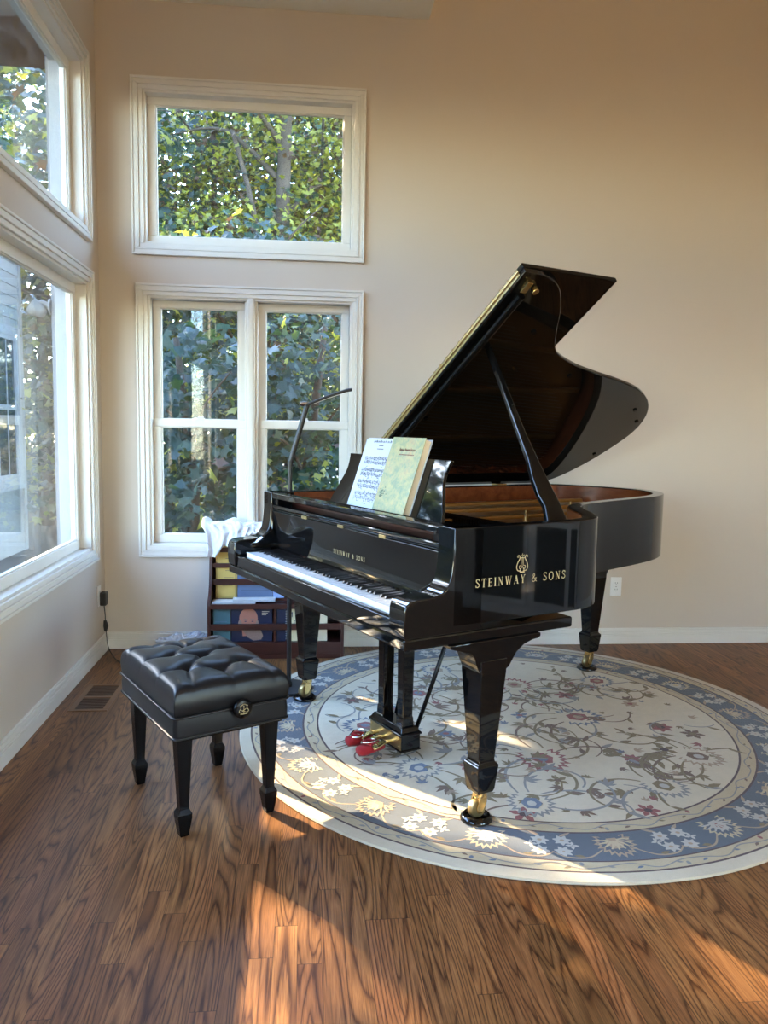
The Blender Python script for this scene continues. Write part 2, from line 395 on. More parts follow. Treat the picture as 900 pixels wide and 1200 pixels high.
def baseboard(name, x0, x1, y0, y1, d):
    m = MB(); dx, dy = d
    for t_, z0, z1 in ((0.019, 0, 0.055), (0.016, 0.055, 0.066), (0.013, 0.066, 0.078), (0.016, 0.078, 0.087), (0.010, 0.087, 0.0955)):
        m.box(*( (x0, x1, -t_, 0) if name.endswith('back') else (0, t_, y0, y1) if name.endswith('left') else (RX - t_, RX, y0, y1)), z0, z1)
    return struct(m.build(name, M['trim'], bevel=0.002))
baseboard('baseboard_back', 0.0, RX, 0, 0, (0, 1)); baseboard('baseboard_left', 0, 0, RY, -0.019, (1, 0)); baseboard('baseboard_right', 0, 0, -5.4, -0.019, (1, 0))

def frame_ring(m, put, a0, a1, z0, z1, w, d0, d1):
    """four mitre-less boards around the inside of a rectangle: width w, depth from d0 to d1"""
    for s in ((a0, a1, z1 - w, z1), (a0, a1, z0, z0 + w), (a0, a0 + w, z0 + w, z1 - w), (a1 - w, a1, z0 + w, z1 - w)):
        m.box(*put(s[0], s[1], d0, d1, s[2], s[3]))
def window(idx, op, put, sashes, dusty=False):
    """op: opening (a0, a1, z0, z1); put maps (a0, a1, d0, d1, z0, z1) to a box, d > 0 into the room"""
    a0, a1, z0, z1 = op
    w = bpy.data.objects.new('window_%d' % idx, None); C.objects.link(w); struct(w)
    m = MB(); c = 0.0625
    for (o0, o1, dp) in ((0.0, 0.012, 0.026), (0.012, 0.030, 0.019), (0.030, 0.040, 0.023), (0.040, 0.0625, 0.014)):
        frame_ring(m, put, a0 - c + o0, a1 + c - o0, z0 - c + o0, z1 + c - o0, o1 - o0, 0.0, dp)
    m.build('casing', M['trim'], w, bevel=0.0025)
    m = MB(); frame_ring(m, put, a0, a1, z0, z1, 0.012, -0.060, 0.0); m.build('jamb', M['trim'], w)
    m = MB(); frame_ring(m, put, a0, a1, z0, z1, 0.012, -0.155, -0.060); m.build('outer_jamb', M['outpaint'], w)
    for k, (b0, b1, q0, q1, d, sw) in enumerate(sashes):
        m = MB(); frame_ring(m, put, b0, b1, q0, q1, sw, d - 0.035, d); frame_ring(m, put, b0 + sw, b1 - sw, q0 + sw, q1 - sw, 0.006, d - 0.030, d - 0.008)
        s = m.build('sash', M['trim'], w, bevel=0.003)
        MB().box(*put(b0 + sw, b1 - sw, d - 0.022, d - 0.018, q0 + sw, q1 - sw)).build('pane', M['dusty'] if dusty else M['glass'], s)
    return w
pb = lambda a0, a1, d0, d1, z0, z1: (a0, a1, -d1, -d0, z0, z1)
pl = lambda a0, a1, d0, d1, z0, z1: (d0, d1, a0, a1, z0, z1)
window(1, UB, pb, [(UB[0] + .012, UB[1] - .012, UB[2] + .012, UB[3] - .012, -0.058, 0.043)])
zm = 1.29
w2 = window(2, LB, pb, [(0.270, 0.784, zm - .022, LB[3] - .012, -0.078, 0.041), (0.270, 0.784, LB[2] + .012, zm + .022, -0.052, 0.044),
                        (0.856, 1.372, zm - .022, LB[3] - .012, -0.078, 0.041), (0.856, 1.372, LB[2] + .012, zm + .022, -0.052, 0.044)])
m = MB().box(*pb(0.784, 0.856, -0.14, -0.012, LB[2] + .012, LB[3] - .012)); m.box(*pb(0.800, 0.840, -0.02, 0.010, LB[2] + .0, LB[3])); m.box(*pb(0.808, 0.832, 0.008, 0.015, LB[2], LB[3]))
m.build('mullion', M['trim'], w2, bevel=0.003)
for a in (0.527, 1.114):
    m = MB().box(*pb(a - .028, a + .028, -0.052, -0.038, zm + .020, zm + .030)); m.box(*pb(a - .006, a + .024, -0.046, -0.034, zm + .030, zm + .038)); m.build('sash_lock', M['outlet'], w2, bevel=0.002)
def left_window(i, op, dusty):
    window(i, op, pl, [(op[0] + .012, op[1] - .012, op[2] + .012, op[3] - .012, -0.055, 0.05)], dusty)
left_window(3, UL, True); left_window(4, LL, True); left_window(5, UL2, False); left_window(6, LL2, False)
window(8, (3.7, 4.7, 0.1, 2.1), lambda a0, a1, d0, d1, z0, z1: (a0, a1, RY + d0, RY + d1, z0, z1), [(3.712, 4.688, 0.112, 2.088, -0.055, 0.07)])  # unseen front window added to let in fill skylight
# unseen glazed double door added on the right wall for fill skylight
wd = window(7, (-6.9, -5.5, 0.0, 2.3), lambda a0, a1, d0, d1, z0, z1: (RX - d1, RX - d0, a0, a1, z0, z1), [(-6.888, -6.2, 0.02, 2.288, -0.055, 0.09), (-6.2, -5.512, 0.02, 2.288, -0.055, 0.09)])

# ------------------------------------------------------------------ sockets, plug and floor register
def outlet(loc, rz, label):
    t = thing('wall_outlet', label, 'outlet', loc, rz, 'wall outlets')
    MB().box(-0.035, 0.035, -0.006, 0, -0.0575, 0.0575).build('cover_plate', M['outlet'], t, bevel=0.003)
    for dz in (-0.0195, 0.0195):
        p = [(0.0165 * math.cos(a), 0.0145 * math.sin(a) if abs(math.sin(a)) < .85 else math.copysign(0.0125, math.sin(a))) for a in [2 * PI * k / 24 for k in range(24)]]
        s = MB().prism([(x, z + dz) for x, z in p], -0.0085, -0.004, 1).build('socket', M['outlet'], t)
        m = MB()
        for x in (-0.0064, 0.0064): m.box(x - .0011, x + .0011, -0.0090, -0.0080, dz, dz + 0.008)
        m.lathe([(0.0024, -0.0090), (0.0024, -0.0080)], (0, 0, dz - 0.006), 'y', 10); m.build('slot', M['plug'], s)
    MB().lathe([(0.003, -0.0075), (0.003, -0.005)], (0, 0, 0), 'y', 12).build('screw', M['chrome'], t)
    return t
outlet((3.003, 0, 0.352), 0, 'white double wall outlet on the back wall beside the tail leg of the piano')
outlet((0, -0.145, 0.335), R(90), 'white wall outlet below the left window near the corner, holding the black plug adapter')
t = thing('power_adapter', 'black plug adapter with hanging cord in the outlet near the left corner', 'adapter', (0, -0.128, 0.315))
MB().box(0.007, 0.042, -0.026, 0.026, -0.035, 0.040).build('adapter_body', M['plug'], t, bevel=0.006)
pts = spline([(0.025, 0, -0.035), (0.030, 0.0, -0.10), (0.028, 0.004, -0.15), (0.035, -0.002, -0.20), (0.045, -0.02, -0.255), (0.08, -0.07, -0.295), (0.14, -0.16, -0.311), (0.22, -0.2, -0.311), (0.42, -0.30, -0.311), (0.65, -0.45, -0.311), (0.8, -0.6, -0.311)], 8)
MB().tube(pts, 0.0028, 8).build('cord', M['plug'], t, smooth=180)
MB().tube([(0.026, 0.012, -0.125), (0.034, -0.006, -0.150), (0.030, 0.0, -0.180)], [0.008, 0.014, 0.008], 10).build('inline_switch', M['plug'], t, smooth=60)

t = thing('floor_register', 'wooden two-panel floor vent register set flush in the floor by the left wall', 'vent', (0.165, -0.845, 0.0))
m = MB()
for x0, x1, y0, y1 in ((-0.085, 0.085, -0.185, -0.165), (-0.085, 0.085, 0.165, 0.185), (-0.085, -0.062, -0.165, 0.165), (0.062, 0.085, -0.165, 0.165), (-0.062, 0.062, -0.012, 0.012)): m.box(x0, x1, y0, y1, 0.0, 0.004)
m.build('register_frame', M['vent'], t, bevel=0.001)
for y0 in (-0.165, 0.012):
    m = MB()
    for k in range(9): m.box(-0.062, 0.062, y0 + 0.017 * k + 0.002, y0 + 0.017 * k + 0.0125, 0.0, 0.003)
    m.build('grille', M['ventslat'], t)

t = thing('low_cabinet', 'pale low cabinet with two dark glass doors, mirrored in the side of the piano', 'cabinet', (4.75, -3.255, 0.0))
MB().box(-0.22, 0.23, -0.50, 0.50, 0.0, 0.74).build('cabinet_body', M['trim'], t, bevel=0.004); MB().box(-0.245, 0.235, -0.53, 0.53, 0.74, 0.77).build('cabinet_top', M['trim'], t, bevel=0.004)
for y0, y1 in ((-0.40, -0.04), (0.06, 0.40)):
    d = MB().box(-0.236, -0.2205, y0 - .03, y1 + .03, 0.08, 0.68).build('cabinet_door', M['trim'], t, bevel=0.002)
    MB().box(-0.239, -0.236, y0, y1, 0.12, 0.64).build('door_glass', M['darkglass'], d)

# added unseen fill globe that warms the upper wall, hanging behind the camera
t = thing('added_fill_lamp', 'added warm fill globe hanging from the high ceiling, unseen behind the camera', 'lamp', (2.9, -6.0, 3.0))
MB().lathe([(0.22 * math.sin(PI * k / 16), -0.22 * math.cos(PI * k / 16)) for k in range(17)], (0, 0, 0), 'z', 28).build('globe', M['glow'], t, smooth=180)
MB().lathe([(0.06, 0.20), (0.05, 0.26), (0.008, 0.28), (0.008, 2.18), (0.07, 2.185), (0.07, 2.20)], (0, 0, 0), 'z', 16).build('stem', M['oldbrass'], t, smooth=40)
# ------------------------------------------------------------------ grand piano (local x: bass to treble, y: keyboard to tail)
RUGZ = 0.012
PZ = (0.767, -0.987, 0.0); PYAW = R(-64.6)
piano = thing('grand_piano', 'glossy black grand piano with raised lid standing on the round rug', 'piano', PZ, PYAW)
LQ = M['lacquer']
bent = spline([(1.48, 0.40), (1.48, 0.56), (1.479, 0.66), (1.474, 0.735), (1.435, 0.83), (1.33, 0.925), (1.19, 1.015), (1.085, 1.105), (1.015, 1.26), (0.968, 1.43), (0.925, 1.62), (0.872, 1.80), (0.79, 1.95), (0.68, 2.055), (0.55, 2.108), (0.42, 2.105), (0.25, 2.06), (0.10, 1.985), (0.025, 1.91), (0.0, 1.80), (0.0, 1.65)], 6)
OUT = [(0.0, 0.188), (1.48, 0.188)] + bent             # counter-clockwise
def strip(o1, o2, z0, z1):
    """open band between two outlines (the rim), skipping the closing edge at the keyboard"""
    m = MB(); n = len(o1)
    vs = [[m.bm.verts.new((p[0], p[1], z)) for p in o] for o, z in ((o1, z0), (o1, z1), (o2, z1), (o2, z0))]
    for i in range(1, n):
        j = (i + 1) % n
        for a in range(4):
            A, B = vs[a], vs[(a + 1) % 4]; m.face([A[i], A[j], B[j], B[i]])
    for i in (0, 1): m.face([vs[a][i] for a in range(4)])
    return m
ZT = 0.985
inner = offset(OUT, -0.052); inner[0] = (0.052, 0.188); inner[1] = (1.428, 0.188)
strip(OUT, inner, 0.682, ZT).build('rim', LQ, piano, smooth=40, bevel=0.003)
in2 = offset(OUT, -0.0545); in2[0] = (0.0545, 0.30); in2[1] = (1.4255, 0.30)
in3 = offset(OUT, -0.0525); in3[0] = (0.0525, 0.30); in3[1] = (1.4275, 0.30)
strip(in3, in2, 0.74, ZT - 0.006).build('inner_rim', M['mahogany'], piano, smooth=40)
sb = offset(OUT, -0.051); sb[0] = (0.051, 0.30); sb[1] = (1.429, 0.30)
MB().prism(sb, 0.745, 0.757).build('soundboard', M['spruce'], piano)
# frame beams under the soundboard
for i, (a, b) in enumerate((((0.3, 0.70), (0.35, 1.98)), ((0.75, 0.70), (0.42, 1.98)), ((1.15, 0.70), (0.55, 1.95)))):
    d = Vector((b[0] - a[0], b[1] - a[1])).normalized(); nrm = Vector((-d.y, d.x)) * 0.045
    MB().prism([(a[0] - nrm.x, a[1] - nrm.y), (a[0] + nrm.x, a[1] + nrm.y), (b[0] + nrm.x, b[1] + nrm.y), (b[0] - nrm.x, b[1] - nrm.y)][::-1], 0.69, 0.745).build('brace_beam', M['satin'], piano)
# arms, keybed, key slip
prof = [(0.050, 0.662), (0.018, 0.662), (0.014, 0.70), (0.014, 0.748), (0.019, 0.764), (0.034, 0.774), (0.06, 0.778), (0.115, 0.781), (0.140, 0.786), (0.160, 0.798), (0.174, 0.820), (0.182, 0.850), (0.186, 0.890), (0.188, 0.93), (0.188, ZT), (0.30, ZT), (0.30, 0.662)]
for u0, u1 in ((0.0, 0.088), (1.392, 1.48)):
    MB().prism(prof, u0, u1, 0).build('arm', LQ, piano, smooth=35, bevel=0.004)
for s in (0, 1):     # flared inner foot of each arm
    e = 0.088 if s == 0 else 1.392; d = 1 if s == 0 else -1
    rings = []
    for z, w in ((0.742, 0.046), (0.762, 0.046), (0.770, 0.040), (0.778, 0.026), (0.792, 0.014), (0.82, 0.007), (0.87, 0.003), (0.93, 0.0015)):
        y0 = 0.07 + 0.12 * max(0, min(1, (z - 0.764) / 0.06)) ** 0.6
        rings.append([(e, y0, z), (e + d * w, y0 + 0.006, z), (e + d * w, 0.20, z), (e, 0.20, z)])
    MB().loft(rings).build('key_block', LQ, piano, smooth=40, bevel=0.003)
MB().box(0.004, 1.476, 0.018, 0.69, 0.625, 0.661).build('keybed', LQ, piano, bevel=0.006)
MB().prism([(0.024, 0.6615), (0.050, 0.6615), (0.050, 0.709), (0.044, 0.713), (0.030, 0.712), (0.024, 0.706)], 0.0885, 1.3915, 0).build('key_slip', LQ, piano, smooth=35, bevel=0.0015)
# keys
K0, KW = 0.1275, 1.225 / 52
wm = MB().box(0.0007, KW - 0.0007, 0.056, 0.205, 0.707, 0.7265); wm.box(0.0006, KW - 0.0006, 0.0535, 0.060, 0.7255, 0.7285)
wkey = wm.build('white_key', M['ivory'], piano, bevel=0.0009)
wkey.location.x = K0
bk = MB().loft([[(-0.0055, 0.106, 0.726), (0.0055, 0.106, 0.726), (0.0055, 0.204, 0.726), (-0.0055, 0.204, 0.726)], [(-0.0047, 0.112, 0.7365), (0.0047, 0.112, 0.7365), (0.0047, 0.204, 0.7395), (-0.0047, 0.204, 0.7395)]])
bkey = bk.build('black_key', M['ebony'], piano, bevel=0.0014)
first = True
for i in range(52):
    if i:
        o = wkey.copy(); C.objects.link(o); o.parent = piano; o.location.x = K0 + i * KW
    nt = 'ABCDEFG'[i % 7]
    if nt in 'ACDFG' and i < 51:
        x = K0 + (i + 1) * KW + {'A': 0.0015, 'C': -0.0022, 'D': 0.0022, 'F': -0.003, 'G': 0.0}[nt]
        if first: bkey.location.x = x; first = False
        else:
            o = bkey.copy(); C.objects.link(o); o.parent = piano; o.location.x = x
MB().box(0.128, 1.352, 0.0605, 0.20, 0.664, 0.7045).build('key_frame', M['satin'], piano)
# fallboard
fp = [(0.199, 0.741), (0.203, 0.76), (0.2035, 0.80), (0.200, 0.86), (0.193, 0.902), (0.205, 0.906), (0.216, 0.86), (0.218, 0.741)]
fb = MB().prism(fp[::-1], 0.089, 1.391, 0).build('fallboard', LQ, piano, smooth=40, bevel=0.0015)
serif_lettering('fallboard_lettering', 'STEINWAY & SONS', 0.016, 0.245, M['goldpaint'], fb, Matrix.Translation((0.79, 0.2026, 0.802)) @ Matrix.Rotation(R(90), 4, 'X'))
EMB = []
MB().tube([(0.095, 0.198, 0.9085), (1.385, 0.198, 0.9085)], 0.0042, 10).build('fallboard_hinge', M['satin'], fb, smooth=180)
for u in (0.42, 0.74, 1.05): MB().box(u - 0.022, u + 0.022, 0.1905, 0.197, 0.900, 0.912).build('hinge_plate', M['oldbrass'], fb, bevel=0.001)
# upper front: shelf, open slot with wood behind, top rail, shelf for the music desk
MB().box(0.089, 1.391, 0.192, 0.40, 0.914, 0.930).build('shelf_rail', LQ, piano, bevel=0.005)
MB().box(0.089, 1.391, 0.285, 0.292, 0.930, 0.952).build('shelf_back', M['cherry'], piano)
MB().box(0.089, 1.391, 0.189, 0.246, 0.958, ZT - 0.003).build('top_rail', LQ, piano, bevel=0.006)
MB().box(0.089, 1.391, 0.246, 0.43, 0.948, 0.957).build('music_shelf', LQ, piano, bevel=0.002)
for u in (0.11, 1.37): MB().box(u - 0.02, u + 0.02, 0.20, 0.27, 0.930, 0.958).build('shelf_spacer', M['satin'], piano, bevel=0.002)
for u in (0.30, 0.335, 1.20, 1.235): MB().lathe([(0.012, 0.957), (0.012, 0.962), (0.006, 0.966)], (u, 0.30, 0), 'z', 16).build('shelf_bumper', M['oldbrass'], piano, smooth=40)
# music desk
half = spline([(0.422, 0.0), (0.414, 0.03), (0.396, 0.065), (0.378, 0.105), (0.362, 0.14), (0.357, 0.17), (0.362, 0.20), (0.371, 0.226)], 5)
dpoly = [(0.74 + h, s) for h, s in half] + [(0.74 - h, s) for h, s in half[::-1]]
deskM = Matrix.Translation((0, 0.362, 0.958)) @ Matrix.Rotation(R(-19), 4, 'X')
m = MB().prism(dpoly, 0.0, 0.014, 1); m.bm.transform(deskM); md = m.build('music_desk', LQ, piano, smooth=40, bevel=0.003)
m = MB().box(0.36, 1.12, -0.034, 0.0, -0.004, -0.001); m.bm.transform(deskM); m.build('desk_ledge', LQ, md, bevel=0.003)
# iron plate with struts, pins, strings, dampers
pin = offset(OUT, -0.058); pin[0] = (0.058, 0.44); pin[1] = (1.422, 0.44)
MB().prism(pin, 0.872, 0.884).build('iron_plate', M['gold'], piano, bevel=0.004)
for a, b in (((0.20, 0.62), (0.24, 1.95)), ((0.46, 0.62), (0.52, 2.02)), ((0.78, 0.62), (0.72, 1.92)), ((1.04, 0.60), (0.90, 1.60)), ((1.27, 0.58), (1.12, 0.98))):
    d = (Vector(b) - Vector(a)).normalized(); q = Vector((d.y, -d.x)) * 0.014
    m = MB().prism([(a[0] + q.x, a[1] + q.y), (b[0] + q.x, b[1] + q.y), (b[0] - q.x, b[1] - q.y), (a[0] - q.x, a[1] - q.y)], 0.884, 0.918)
    m.build('plate_strut', M['gold'], piano, bevel=0.006)
MB().tube(spline([(0.10, 0.66, 0.900), (0.5, 0.62, 0.906), (0.9, 0.60, 0.906), (1.15, 0.56, 0.906), (1.26, 0.55, 0.902), (1.38, 0.56, 0.892)], 6), 0.016, 10).build('capo_bar', M['gold'], piano, smooth=60)
for c_ in ((0.85, 1.02), (1.31, 0.62), (0.62, 1.5)): MB().lathe([(0.012, 0.884), (0.012, 0.925), (0.007, 0.93), (0.007, 0.946)], (*c_, 0), 'z', 14).build('plate_bolt', M['brass'], piano, smooth=40)
m = MB()
for i in range(70):
    u = 0.09 + i * 0.0185
    ve = 1.95 - 0.0 * u if u < 0.5 else 1.95 - (u - 0.5) * 1.28
    m.tube([(u, 0.56, 0.904), (u - 0.06 * (ve - 0.5), min(ve, 1.95), 0.900)], 0.0011, 4)
tag(m.build('strings', M['steel'], piano), kind='stuff')
m = MB()
for i in range(60):
    u = 0.11 + i * 0.017; m.box(u, u + 0.011, 0.70 - 0.02 * (i > 25), 0.76 - 0.02 * (i > 25), 0.902, 0.930)
tag(m.build('dampers', M['satin'], piano), kind='stuff')
# lid (hinged on the bass side), folded front flap on top of it
TH = R(34); HZ = 0.992
lidM = Matrix.Translation((-0.004, 0, HZ)) @ Matrix.Rotation(-TH, 4, 'Y')
VL = 0.642
b2 = [p for p in bent if p[1] >= VL + 0.01]
lo = offset([(0.0, VL), (1.48, VL)] + b2, 0.010); lo[0] = (-0.004, VL); lo[1] = (1.49, VL)
m = MB().prism(lo, 0.0, 0.021); m.bm.transform(lidM); lid = m.build('lid', LQ, piano, smooth=40, bevel=0.004)
m = MB().box(-0.004, 1.49, VL, VL + 0.462, 0.0235, 0.0425); m.bm.transform(lidM); m.build('front_flap', LQ, lid, bevel=0.004)
m = MB().box(0.03, 1.46, VL - 0.0022, VL - 0.0006, 0.009, 0.0365); m.bm.transform(lidM); lh = m.build('lid_hinge', M['oldbrass'], lid)
m = MB().tube([(0.02, VL - 0.004, 0.0225), (1.465, VL - 0.004, 0.0225)], 0.0032, 10); m.bm.transform(lidM); m.build('hinge_pin', M['brass'], lh, smooth=60)
m = MB()
for i in range(30):
    for z in (0.009, 0.036): m.lathe([(0.0035, VL - 0.0045), (0.0035, VL - 0.002)], (0.05 + i * 0.0483, 0, z), 'y', 8)
m.bm.transform(lidM); tag(m.build('hinge_screws', M['brass'], lh), kind='stuff')
m = MB().tube([(0.06, VL + 0.047, -0.012), (1.39, VL + 0.047, -0.012)], 0.017, 14); m.bm.transform(lidM); m.build('lid_rail', LQ, lid, smooth=50)
m = MB().box(1.405, 1.455, VL + 0.03, VL + 0.055, -0.016, 0.0); m.lathe([(0.013, 0), (0.013, 0.02), (0.008, 0.024)], (1.425, VL + 0.085, -0.024), 'z', 14); m.bm.transform(lidM); m.build('lid_latch', M['brass'], lid, bevel=0.002)
for u, v in ((0.62, 2.05), (0.30, 2.03), (0.72, 1.94), (0.40, 0.85), (0.60, 0.74), (0.95, 1.30), (1.20, 0.90), (0.33, 0.93)):
    m = MB().lathe([(0.010, -0.006), (0.010, 0.0)], (u, v, 0), 'z', 14); m.bm.transform(lidM); m.build('lid_bumper', M['satin'], lid)
for v in (0.9, 1.55):
    MB().box(-0.004, 0.05, v - 0.03, v + 0.03, 0.9835, 0.992).build('lid_hinge_leaf', M['brass'], lid, bevel=0.001)
# prop stick: flat tapered board from the rim to the lid
pa = Vector((1.410, 0.640, 0.958)); pt = lidM @ Vector((1.085, 0.742, -0.001)); ax = (pt - pa); Ln = ax.length; ax.normalize()
wv = Vector((0, 1, 0)); wv = (wv - ax * wv.dot(ax)).normalized(); tn = ax.cross(wv)
pp = [(-0.02, -0.004), (0.075, -0.004), (0.070, 0.10), (0.052, 0.22), (0.034, 0.40), (0.024, 0.80), (0.020, Ln), (0.002, Ln), (0.0, 0.28), (-0.012, 0.20), (-0.012, 0.13), (-0.002, 0.08)]
m = MB(); P3 = lambda p, a: pa + wv * p[0] + ax * p[1] + tn * a
lo_ = [m.bm.verts.new(P3(p, -0.012)) for p in pp]; hi_ = [m.bm.verts.new(P3(p, 0.012)) for p in pp]
m.face(lo_[::-1]); m.face(hi_)
for i in range(len(pp)): m.face([lo_[i], lo_[(i + 1) % len(pp)], hi_[(i + 1) % len(pp)], hi_[i]])
prop = m.build('lid_prop', LQ, piano, smooth=30, bevel=0.006, seg=3)
m = MB().lathe([(0.011, 0.905), (0.011, 0.955), (0.006, 0.962), (0.006, 0.975)], (1.375, 0.60, 0), 'z', 14); m.build('prop_pivot', M['brass'], prop, smooth=40)
m = MB().box(-0.015, 0.075, 0, 0.03, -0.03, 0.005); m.bm.transform(Matrix.Translation((1.40, 0.63, 0.955))); m.build('prop_block', M['mahogany'], prop, bevel=0.003)
# legs
def leg(u, v, flip):
    t = MB().square_loft(u, v, [(0.110, 0.030, 0.030), (0.122, 0.034, 0.034), (0.198, 0.0415, 0.0415), (0.206, 0.0415, 0.0415), (0.213, 0.033, 0.033), (0.222, 0.0315, 0.0315), (0.515, 0.0515, 0.0515), (0.56, 0.0515, 0.0515)]).build('leg', LQ, piano, bevel=0.003)
    if flip == 2:
        pf = [(v - 0.052, 0.52), (v + 0.052, 0.52), (v + 0.07, 0.56), (v + 0.10, 0.605), (v + 0.13, 0.63), (v + 0.16, 0.645), (v + 0.16, 0.683), (v - 0.16, 0.683), (v - 0.16, 0.645), (v - 0.10, 0.605), (v - 0.06, 0.56)]
    else:
        pf = [(v - 0.0515, 0.52), (v + 0.0515, 0.52), (v + 0.066, 0.530), (v + 0.078, 0.548), (v + 0.095, 0.572), (v + 0.125, 0.593), (v + 0.160, 0.604), (v + 0.185, 0.606), (v + 0.195, 0.612), (v + 0.195, 0.6245), (v - 0.170, 0.6245), (v - 0.165, 0.612), (v - 0.095, 0.590), (v - 0.075, 0.575), (v - 0.064, 0.545)]
    MB().prism(pf, u - 0.048, u + 0.048, 0).build('leg_bracket', LQ, t, smooth=30, bevel=0.003)
    m = MB().lathe([(0.020, 0.088), (0.024, 0.094), (0.024, 0.1095)], (u, v, 0), 'z', 20)
    for s in (-1, 1): m.prism([(v - 0.014, 0.098), (v - 0.024, 0.060), (v - 0.020, 0.042), (v - 0.004, 0.042), (v + 0.014, 0.075), (v + 0.014, 0.098)][::-1], u + s * 0.018 - 0.003, u + s * 0.018 + 0.003, 0)
    cs = m.build('caster', M['brass'], t, smooth=35, bevel=0.001)
    m = MB().lathe([(0.012, -0.0125), (0.0275, -0.0125), (0.030, -0.008), (0.030, 0.008), (0.0275, 0.0125), (0.012, 0.0125)], (u, v - 0.012, 0.0525), 'x', 24)
    m.build('wheel', M['oldbrass'], cs, smooth=40)
LEGS = [(1.432, 0.352, 0), (0.118, 0.358, 1), (0.402, 1.895, 2)]
for u, v, k in LEGS: leg(u, v, k)
# lyre with pedals
LU, LV = 0.795, 0.42
MB().box(LU - 0.122, LU + 0.122, LV - 0.046, LV + 0.046, 0.036, 0.043).build('pedal_box_foot', LQ, piano, bevel=0.002)
pbx = MB().box(LU - 0.118, LU + 0.118, LV - 0.042, LV + 0.044, 0.043, 0.098).build('pedal_box', LQ, piano, bevel=0.002)
m = MB().loft([[(LU - a, LV - b, z), (LU + a, LV - b, z), (LU + a, LV + b, z), (LU - a, LV + b, z)] for z, a, b in ((0.098, 0.123, 0.049), (0.106, 0.123, 0.049), (0.112, 0.116, 0.042), (0.128, 0.108, 0.034), (0.130, 0.10, 0.030))])
m.build('pedal_box_top', LQ, pbx, bevel=0.002)
m = MB().box(LU - 0.116, LU + 0.116, LV - 0.0445, LV - 0.042, 0.045, 0.096); pp_ = m.build('pedal_plate', M['oldbrass'], pbx)
for s in (-1, 1):
    for z in (0.055, 0.086): MB().lathe([(0.004, LV - 0.0465), (0.004, LV - 0.044)], (LU + s * 0.105, 0, z), 'y', 10).build('plate_screw', M['brass'], pbx)
for s in (-1, 1):
    MB().square_loft(LU + s * 0.073, LV, [(0.128, 0.026, 0.026), (0.160, 0.024, 0.025), (0.166, 0.021, 0.023), (0.60, 0.025, 0.026), (0.626, 0.030, 0.032)]).build('lyre_post', LQ, piano, bevel=0.003)
for s in (-1, 0, 1): MB().tube([(LU + s * 0.012, LV + 0.034, 0.12), (LU + s * 0.012, LV + 0.034, 0.625)], 0.0028, 8).build('pedal_rod', M['oldbrass'], piano, smooth=180)
for s in (-1, 1): MB().tube([(LU + s * 0.075, LV + 0.046, 0.085), (LU + s * 0.10, LV + 0.115, 0.30), (LU + s * 0.125, LV + 0.22, 0.628)], 0.0085, 10).build('lyre_brace', M['satin'], piano, smooth=180)
for s in (-1, 0, 1):
    pc = spline([(LV - 0.042, 0.064), (LV - 0.075, 0.066), (LV - 0.105, 0.060), (LV - 0.135, 0.052)], 4)
    ws = [0.008, 0.009, 0.011, 0.017, 0.019, 0.018, 0.010]
    rings = []
    for i, (y, z) in enumerate(pc):
        w = 0.008 + 0.012 * (i / (len(pc) - 1)) if i < len(pc) - 1 else 0.012
        x = LU + s * 0.055
        rings.append([(x - w, y, z - 0.004), (x + w, y, z - 0.004), (x + w, y, z + 0.004), (x - w, y, z + 0.004)])
    MB().loft(rings).build('pedal', M['brass'], pbx, smooth=40, bevel=0.002)
# inlay on the treble side: lettering and lyre emblem
sideM = lambda v, z: Matrix(((0, 0, 1, 1.4802), (1, 0, 0, v), (0, 1, 0, z), (0, 0, 0, 1)))
serif_lettering('side_lettering', 'STEINWAY & SONS', 0.026, 0.372, M['goldpaint'], piano, sideM(0.4575, 0.810))
m = MB(); E0 = (0.456, 0.832)
def em(pts, r): m.tube([(0.0006, x, z) for x, z in spline(pts, 5)], r, 6)
for s in (-1, 1):
    em([(s * 0.004, 0.004), (s * 0.018, 0.006), (s * 0.023, 0.018), (s * 0.018, 0.032), (s * 0.011, 0.044), (s * 0.013, 0.053), (s * 0.019, 0.053), (s * 0.019, 0.047)], 0.0017)
    em([(s * 0.004, 0.010), (s * 0.011, 0.012), (s * 0.012, 0.020), (s * 0.006, 0.021)], 0.0012)
    em([(s * 0.005, 0.020), (s * 0.004, 0.046)], 0.0008)
em([(0, 0.016), (0, 0.050)], 0.0009); em([(-0.012, 0.046), (0.012, 0.046)], 0.0014); em([(-0.007, 0.056), (0.0, 0.051), (0.007, 0.056)], 0.0011); em([(0, 0.051), (0, 0.060)], 0.0011)
em([(-0.010, 0.0), (0.010, 0.0)], 0.0024); em([(-0.008, 0.006), (0, 0.018), (0.008, 0.006)], 0.0016)
m.bm.transform(Matrix.Translation((1.4797, *E0)) @ Matrix.Diagonal((0.5, 1, 1, 1))); m.build('lyre_emblem', M['goldpaint'], piano)

